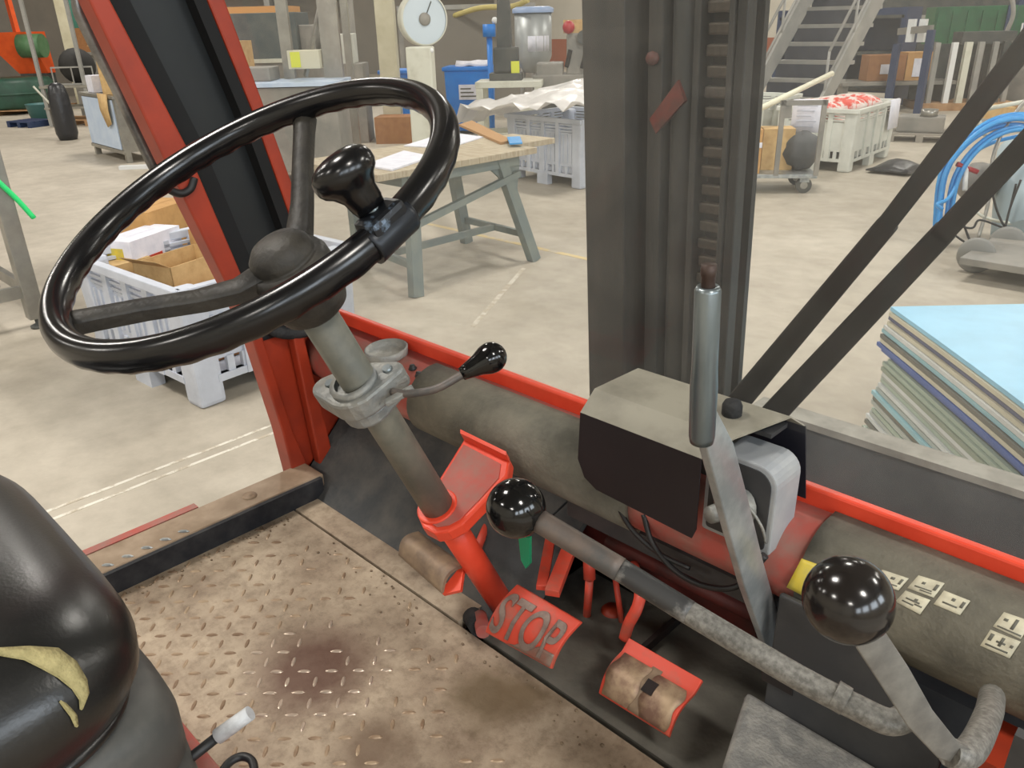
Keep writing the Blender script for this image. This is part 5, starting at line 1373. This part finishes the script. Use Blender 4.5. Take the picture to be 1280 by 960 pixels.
# ---- pale crates with sacks and papers
_, Mc = pallet_box('plastic_crate', 'pale crate with red and white sacks and a paper on its right corner', (-4.66, 10.84, 0), 1.0, 1.56, .75, radians(4), M_crate2, grille=False)
pallet_box('plastic_crate', 'pale crate behind the dolly, left of the crate with the sacks', (-6.15, 10.9, 0), 1.3, 1.2, .78, radians(4), M_crate2, grille=False)
rr = random.Random(9)
for k, (u, v, lab) in enumerate([(-.15, -.45, 'red and white sack in the pale crate, nearest the paper on the left'), (-.05, .1, 'red and white sack in the middle of the pale crate'), (0, .55, 'whiter sack at the far end of the pale crate')]):
    c = Mc @ V((u, v, .70)); bm = nb(); ball(bm, (0, 0, 0), 1, seg=18)
    for q in bm.verts: q.co = Mc.to_3x3() @ V((q.co.x * .36, q.co.y * .27, q.co.z * .12 + .015 * rr.random())) + c
    tag(obj('sack', bm, M_tarp, org=tuple(c)), lab, 'sack')
slab_c = nb(); box(slab_c, (-.42, -.70, .40), (.42, .70, .60), Mc); tag(obj('sack_bed', slab_c, M_tarp, org=tuple(Mc @ V((0, 0, .4)))), 'flat pile of sacks filling the pale crate below the upper ones', 'sacks')


def hang(name, label, px, d, w, h, face, m):
    p = dep(*px, d); f = V(face).normalized(); s = f.cross(V((0, 0, 1))) * -1
    bm = nb(); sheet(bm, [[p + s * (w * u) + V((0, 0, -h * v)) + f * (.02 * sin(v * 3 + u)) for u in (-.5, -.15, .2, .5)] for v in (0, .35, .7, 1)], .003, f)
    o = tag(obj(name, bm, m, org=tuple(p)), label, 'paper'); return o, p, s, f


M_pale = mat('pale_print', (186, 188, 200), 0.8)
o, p, s, f = hang('paper_sheet', 'white printed paper hanging on the dolly frame', (1011, 124), 9.0, .32, .36, (.35, -.9, 0), M_paper)
for k in range(5):
    bm = nb(); box(bm, (-.11, -.001, -.006), (.11 - .03 * (k % 3), .001, .006), Matrix(((s.x, f.x, 0, 0), (s.y, f.y, 0, 0), (0, 0, 1, 0), (0, 0, 0, 1)))); bmesh.ops.translate(bm, vec=p + V((0, 0, -.07 - k * .055)) + f * .024, verts=bm.verts); obj('print_line', bm, M_pale, o)
c2 = Mc @ V((.515, .62, .76)); bm = nb(); sheet(bm, [[Mc @ V((.50, .36 + .4 * u, .765)) for u in (0, .5, 1)], [Mc @ V((.525, .36 + .4 * u, .755)) for u in (0, .5, 1)], [Mc @ V((.535, .36 + .4 * u, .40)) for u in (0, .5, 1)]], .003, (1, 0, .2)); tag(obj('paper_sheet', bm, M_paper, org=tuple(c2)), 'white paper draped over the far corner of the pale sack crate', 'paper')
g = V((-3.72, 10.6, 0)); bm = nb(); rr = random.Random(5)
sheet(bm, [[g + V(((u - .5) * .5, (v - .5) * .7, .03 + .10 * sin(pi * u) * sin(pi * v) + .03 * rr.random())) for u in [k / 5 for k in range(6)]] for v in [k / 5 for k in range(6)]], .02, (0, 0, 1)); tag(obj('black_sheeting', bm, M_bag, org=tuple(g)), 'crumpled black plastic on the floor beside the pale sack crate', 'plastic')

# ---- dolly with cartons
dg_ = V((-4.55, 8.55, 0)); do = thing('hand_dolly', 'grey platform dolly with upright posts carrying cartons, right of the mast', 'trolley', tuple(dg_)); Md = rz(radians(36), dg_)
slab('deck', M_steel, do, (-.55, -.32, .17), (.62, .32, .21), Md, .004)
for u, v in ((-.42, -.24), (.50, -.24), (-.42, .24), (.50, .24)):
    bm = nb(); cyl(bm, Md @ V((u, v - .025, .085)), Md @ V((u, v + .025, .085)), .085, seg=18); w = obj('wheel', bm, M_machd, do)
    bm = nb(); cyl(bm, Md @ V((u, v - .028, .085)), Md @ V((u, v + .028, .085)), .04, seg=12); obj('hub', bm, M_stain, w)
    slab('fork', M_steel, do, (u - .05, v - .035, .12), (u + .05, v + .035, .17), Md)
for u, v in ((.18, -.31), (.60, -.31)):
    slab('post', M_mach, do, (u - .025, v - .02, .2), (u + .025, v + .02, .98), Md)
slab('cross_bar', M_mach, do, (.15, -.33, .93), (.63, -.29, .98), Md); slab('side_plate', M_mach, do, (.19, -.32, .80), (.27, -.30, .93), Md)
carton('carton', 'tall cardboard carton with white tape on the dolly', tuple(Md @ V((-.22, -.05, .212))), .46, .42, .46, radians(36), M_card, tape=M_paper)
carton('carton', 'second cardboard carton on the dolly behind its post', tuple(Md @ V((.22, .12, .212))), .34, .30, .44, radians(36), M_cardp)
bm = nb(); ball(bm, (0, 0, 0), .22, seg=22)
rr = random.Random(8)
for q in bm.verts: q.co = Md @ V((.48 + q.co.x * .95 + .02 * rr.uniform(-1, 1), .05 + q.co.y + .015 * sin(q.co.z * 40), .425 + q.co.z * (.9 if q.co.z > 0 else 1) + .012 * sin(q.co.x * 50)))
b_ = obj('grey_bundle', bm, mat('grey_bundle', (84, 86, 88), 0.7, bump=.5, bscale=12), org=tuple(Md @ V((.48, .05, .21)))); tag(b_, 'round dark grey bundle on the right end of the dolly', 'bundle')
bm = nb(); cyl(bm, dep(925, 148, 8.6), dep(1040, 92, 9.6), .032, seg=14); pp = tag(obj('plastic_pipe', bm, mat('ivory_pipe', (232, 228, 204), 0.4), org=tuple(dep(985, 120, 9.1))), 'long ivory plastic pipe leaning across the dolly', 'pipe')

# ---- rack, cartons, posts, green container, blue post
rg = V((-6.7, 17.6, 0)); rk2 = thing('blue_rack', 'dark blue steel rack with pale clamps, behind the pale crates', 'rack', tuple(rg))
pX = [ground(1108, 16.0), ground(1146, 15.4)]
for p_, yt in zip(pX, (55, 38)): slab('upright', M_navy, rk2, (p_.x - .06, p_.y - .06, 0), (p_.x + .06, p_.y + .06, hgt(1125, yt, p_)))
z_ = hgt(1146, 36, pX[1]); bm = nb(); bar(bm, V((pX[0].x, pX[0].y, z_ - .05)), V((pX[1].x, pX[1].y, z_)), .12, .1, (0, 0, 1)); obj('beam', bm, M_mach, rk2)
for k in range(2):
    q = dep(1138 + k * 14, 44, 15.2); bm = nb(); box(bm, (q.x - .06, q.y - .06, q.z - .12), (q.x + .06, q.y + .06, q.z + .28)); obj('clamp', bm, M_white, rk2)
g = ground(1095, 16.6); carton('carton', 'brown carton with a white label under the stairs', tuple(V((g.x, g.y, .55))), .72, .5, .48, radians(40), M_cardd)
q = V((g.x, g.y, 0)); slab_t = thing('low_bench', 'low grey bench holding cartons behind the pale crates', 'bench', tuple(q)); slab('top', M_mach, slab_t, (-.9, -.5, .48), (1.3, .5, .545), rz(radians(40), q))
for u in (-.8, 1.2): slab('leg', M_mach, slab_t, (u - .06, -.4, 0), (u + .06, .4, .48), rz(radians(40), q))
Mb2 = rz(radians(40), q); carton('carton', 'tan carton with a large white label beside the blue rack', tuple(Mb2 @ V((.62, -.05, .55))), .5, .45, .52, radians(40), M_card)
bm = nb(); box(bm, (.50, -.287, .62), (.74, -.277, .96), Mb2); tag(obj('label_sheet', bm, M_paper, org=tuple(Mb2 @ V((.74, -.28, .8)))), 'white label sheet on the tan carton beside the blue rack', 'label')
bm = nb(); box(bm, (-.12, -.262, .68), (.12, -.252, .86), Mb2); tag(obj('label_sheet', bm, M_paper, org=tuple(Mb2 @ V((0, -.26, .77)))), 'small white label on the brown carton under the stairs', 'label')

pg = V((-5.55, 18.6, 0)); pr2 = thing('post_stillage', 'row of upright grey and white steel posts on a pallet, far right', 'stillage', tuple(pg)); Mp = rz(radians(38), pg)
slab('base', M_woodp, pr2, (-.9, -.55, .0), (.9, .55, .14), Mp)
for k, (u, v, m, w) in enumerate([(-.75, -.4, M_stair, .045), (-.45, -.45, M_white, .05), (-.2, -.45, M_scale, .06), (.05, -.4, M_stair, .05), (.3, -.45, M_stair, .045), (.5, -.4, M_machd, .05), (.7, -.3, M_stair, .04), (-.6, .2, M_machd, .05), (-.1, .3, M_machd, .05), (.35, .3, M_stair, .045), (.75, .3, M_stair, .05)]):
    slab('post', m, pr2, (u - w, v - w, .14), (u + w, v + w, 1.25), Mp)
slab('top_frame', M_machd, pr2, (-.2, -.1, 1.2), (.8, .4, 1.42), Mp); slab('back_panel', M_machd, pr2, (-.85, .45, .14), (.85, .5, 1.2), Mp)
g = ground(1236, 14.6); bm = nb(); box(bm, (-.3, -.3, 0), (.3, .3, .22), rz(.6, g)); tag(obj('orange_crate_board', bm, M_cardp, org=tuple(g)), 'tan board piece on the floor before the row of posts', 'board')
g = ground(1208, 20.6); gc = thing('green_container', 'large dark green container at the far right behind the posts', 'container', tuple(g)); Mg = rz(radians(30), g); h0, h1 = hgt(1208, 62, g), hgt(1208, 8, g)
slab('body', M_gbin, gc, (-1.15, -.6, .12), (1.0, .6, h1), Mg, .02)
for k in range(7): slab('rib', M_gbin, gc, (-1.1 + k * .33, -.64, .2), (-1.02 + k * .33, -.6, h1 - .1), Mg)
slab('navy_strip', M_navy, gc, (.42, -.66, .2), (.56, -.6, h1), Mg); slab('white_plate', M_white, gc, (.78, -.66, h0 + .35), (.9, -.64, h0 + .6), Mg)
for u in (-.9, .8): slab('foot', M_machd, gc, (u - .1, -.5, 0), (u + .1, .5, .12), Mg)
g = ground(1150, 23.6); dm = thing('dark_press', 'dark grey machine block filling the far background right of the stairs', 'machine', tuple(g)); Mg2 = rz(radians(20), g)
slab('body', M_machd, dm, (-1.6, -.5, .1), (2.6, .5, 3.2), Mg2, .03); slab('beam', M_stair, dm, (-1.6, -.56, 1.5), (.2, -.5, 1.72), Mg2); slab('plinth', M_mach, dm, (-1.7, -.6, 0), (2.7, .6, .1), Mg2)
g = ground(1255, 20.0); bm = nb(); box(bm, (-.11, -.11, 0), (.11, .11, 4.0), rz(.6, g)); tag(obj('blue_post', bm, M_navy, org=tuple(g)), 'dark blue steel post against the white wall at the far right', 'post')
g = ground(1240, 19.2); bm = nb(); tube(bm, [V((g.x, g.y, 0)), V((g.x, g.y, 1.1)), V((g.x + .1, g.y, 1.7)), V((g.x - .1, g.y, 2.3))], .05, 8); tag(obj('pale_conduit', bm, M_stair, org=tuple(g)), 'pale conduit standing beside the dark blue post', 'pipe')
g = ground(1276, 17.0); bm = nb(); cyl(bm, V((g.x, g.y, 1.0)), V((g.x, g.y, 1.75)), .26, seg=18); bb = thing('blue_barrel', 'blue barrel on a grey stand at the right edge', 'barrel', tuple(g)); obj('shell', bm, mat('deep_blue', (44, 62, 150), 0.4), bb)
slab('stand', M_mach, bb, (g.x - .35, g.y - .35, 0), (g.x + .35, g.y + .35, 1.0))
for (px, d, lab) in [(1148, 12.4, 'grey scrap pallet beside the pale sack crate'), (1262, 13.2, 'long low grey pallet at the right edge')]:
    pallet('wooden_pallet', lab, ground(px, d), .9, .7, radians(20), mat('grey_wood', (150, 144, 134), .85))
g = ground(1150, 12.4); gm = thing('metal_casting', 'grey metal casting lying on the scrap pallet', 'casting', (g.x, g.y, .126)); bm = nb(); box(bm, (-.35, -.25, .126), (.3, .22, .36), rz(.3, g), .03); obj('block', bm, M_mach, gm)
bm = nb(); cyl(bm, g + V((.1, -.1, .36)), g + V((.1, -.1, .46)), .12, seg=16); obj('boss', bm, M_stain, gm)

# ---- hose cart
hg = V((-1.52, 6.75, 0)); hc = thing('hose_cart', 'white tube cart with a hose reel and pale cylinder at the right edge', 'cart', tuple(hg))
def at(px, py, d): return dep(px, py, d)


bm = nb(); tube(bm, [at(1232, 170, 6.9), at(1222, 146, 6.9), at(1228, 138, 6.9), at(1275, 128, 6.9), at(1330, 118, 6.9)], .018, 10); obj('handle_bar', bm, M_scale, hc)
bm = nb(); tube(bm, [at(1338, 60, 6.4), at(1270, 140, 6.5), at(1243, 190, 6.5), at(1236, 250, 6.5), at(1222, 300, 6.5)], .014, 8); obj('frame_tube', bm, M_stain, hc)
bm = nb(); tube(bm, [at(1210, 255, 6.5), at(1232, 272, 6.5), at(1280, 281, 6.5), at(1340, 280, 6.5)], .012, 8); obj('frame_tube', bm, M_scale, hc)
slab('deck', M_mach, hc, (hg.x - .15, hg.y - .45, .12), (hg.x + .8, hg.y + .4, .17), None, .004)
for (x, y) in [(hg.x - .12, hg.y - .16), (hg.x + .65, hg.y - .25), (hg.x - .05, hg.y + .35)]:
    ax_ = V((.25, -1, 0)).normalized(); c = V((x, y, .13)); bm = nb(); lathe(bm, c - ax_ * .03, ax_, [(0, 0), (.12, 0), (.13, .01), (.13, .05), (.12, .06), (.06, .062), (0, .065)], 24); w = obj('wheel', bm, M_wheel, hc)
    bm = nb(); cyl(bm, c, c + ax_ * .05, .03, seg=10); obj('hub', bm, M_machd, w)
bm = nb(); cyl(bm, at(1290, 300, 6.6), at(1296, 190, 6.9), .30, seg=24); obj('cylinder', bm, mat('pale_blue_tank', (176, 194, 202), 0.35), hc)
slab('black_box', M_machd, hc, (hg.x + .1, hg.y - .05, .6), (hg.x + .36, hg.y + .2, .95), None, .02)
for a, b in [((1196, 205), (1222, 215)), ((1206, 238), (1208, 205))]:
    bm = nb(); cyl(bm, at(*a, 6.55), at(*b, 6.55), .02, seg=8); obj('red_bit' if a[0] < 1200 else 'strut', bm, mat('deep_red', (170, 44, 52), 0.4) if a[0] < 1200 else M_white, hc)
ho = thing('blue_hose', 'thick coil of blue air hose on the white tube cart', 'hose', tuple(at(1240, 220, 6.6)))
rr = random.Random(2)
hx = at(1262, 258, 6.6); e1 = RT; e2 = (UP * .9 - FW * .2).normalized()
for k in range(6):
    R_ = .50 + .022 * k; oo = FW * (.03 * (k % 3)) + RT * rr.uniform(-.03, .03)
    bm = nb(); tube(bm, [hx + oo + e1 * (R_ * cos(a) * 1.02) + e2 * (R_ * 1.22 * sin(a)) for a in [radians(v) for v in (188 + k * 3, 160, 135, 110, 85, 60, 35, 10, -20)]], .019, 10); obj('coil', bm, M_hose, ho)
bm = nb(); tube(bm, [at(1178, 262, 6.5), at(1172, 255, 6.5), at(1188, 245, 6.55), at(1210, 200, 6.6), at(1242, 178, 6.6), at(1300, 165, 6.6)], .016, 8); obj('coil', bm, M_hose, ho)
ck = thing('black_cables', 'tangle of thin black cables hanging on the hose cart', 'cable', tuple(at(1245, 300, 6.45)))
for k, pts in enumerate([[(1178, 282), (1205, 302), (1228, 312), (1250, 300), (1262, 262), (1270, 230)], [(1200, 268), (1212, 300), (1218, 312), (1245, 322), (1290, 332)], [(1240, 240), (1248, 268), (1262, 288), (1300, 300)], [(1276, 225), (1262, 262), (1254, 300), (1250, 330)], [(1190, 280), (1215, 285), (1225, 275), (1255, 285)], [(1228, 318), (1262, 330), (1300, 325)]]):
    bm = nb(); tube(bm, [at(x, y, 6.42 - .01 * k) for x, y in pts], .009, 6); obj('cable', bm, M_cable, ck)
bm = nb(); ball(bm, at(1222, 228, 6.8), .17, seg=14); obj('grey_motor', bm, M_mach, hc)

# ---- stack of plastic sheets at the right edge
ZTOP = .70; cA_ = onz(1113, 384, ZTOP); cB = onz(1300, 527, ZTOP); d1 = (cB - cA_); d1.z = 0; d1.normalize(); d2 = V((-d1.y, d1.x, 0))
if d2.y < 0: d2 = -d2
palz = .11
rr = random.Random(21)
pallet('wooden_pallet', 'wooden pallet under the stack of plastic sheets at the right edge', V((cA_.x, cA_.y, 0)) + d1 * .75 + d2 * .5, 1.3, .9, atan2(d1.y, d1.x), M_woodp)
cols = {'sky': (150, 206, 236), 'cream': (206, 200, 178), 'slate': (86, 92, 124), 'white': (210, 214, 214), 'blue': (70, 98, 168), 'aqua': (150, 194, 206), 'sage': (166, 180, 166), 'grey': (172, 178, 172), 'dark': (104, 104, 96), 'olive': (146, 156, 140)}
SM = {k: mat('sheet_' + k, c, 0.4, col2=tuple(v * .92 for v in c), scale=3) for k, c in cols.items()}
order = ['sky', 'cream', 'slate', 'cream', 'white', 'aqua', 'dark', 'cream', 'blue', 'blue', 'sage', 'sage', 'olive', 'white', 'grey', 'sage', 'white', 'grey', 'aqua', 'dark', 'grey', 'white', 'sage', 'grey', 'white', 'dark', 'grey', 'sage', 'white', 'grey']
ORD = 'topmost|second|third|fourth|fifth|sixth|seventh|eighth|ninth|tenth|eleventh|twelfth|thirteenth|fourteenth|fifteenth|sixteenth|seventeenth|eighteenth|nineteenth|twentieth|twenty-first|twenty-second|twenty-third|twenty-fourth|twenty-fifth|twenty-sixth|twenty-seventh|twenty-eighth|twenty-ninth|lowest'.split('|')
CNAME = {'sky': 'pale sky-blue', 'cream': 'cream-edged', 'slate': 'slate-blue', 'white': 'whitish', 'blue': 'strong blue', 'aqua': 'pale aqua', 'sage': 'sage green', 'grey': 'grey', 'dark': 'dark grey-brown', 'olive': 'dull olive'}
n_ = len(order); thk = (ZTOP - palz - .02) / n_
for i, cname in enumerate(order):
    z1 = ZTOP - i * thk; upper = i < 10
    base = V((cA_.x, cA_.y, 0)) + d1 * ((0 if upper else .085) + rr.uniform(-.012, .012) + (.0 if upper else -.0016 * (i - 10))) + d2 * (rr.uniform(-.012, .012) - (0 if upper else .0) - (i * .002))
    rows = []
    for a in range(9):
        u = a / 8 * 1.7
        sag = .012 * (sin(u * 1.8) if upper else 0)
        rows.append([V((base.x, base.y, z1 + .002 * (a % 2) * 0 + sag)) + d1 * u + d2 * w for w in (0, .6, 1.05)])
    bm = nb(); sheet(bm, rows, thk * .86, (0, 0, 1)); o = obj('plastic_sheet', bm, SM[cname], org=(base.x + d1.x * .8, base.y + d1.y * .8, z1))
    for f in o.data.polygons: f.use_smooth = False
    tag(o, f"{CNAME[cname]} plastic sheet, {ORD[i]}{'' if i in (0, n_ - 1) else ' from the top'} of the stack at the right edge", 'sheet', 'plastic sheets in the stack')
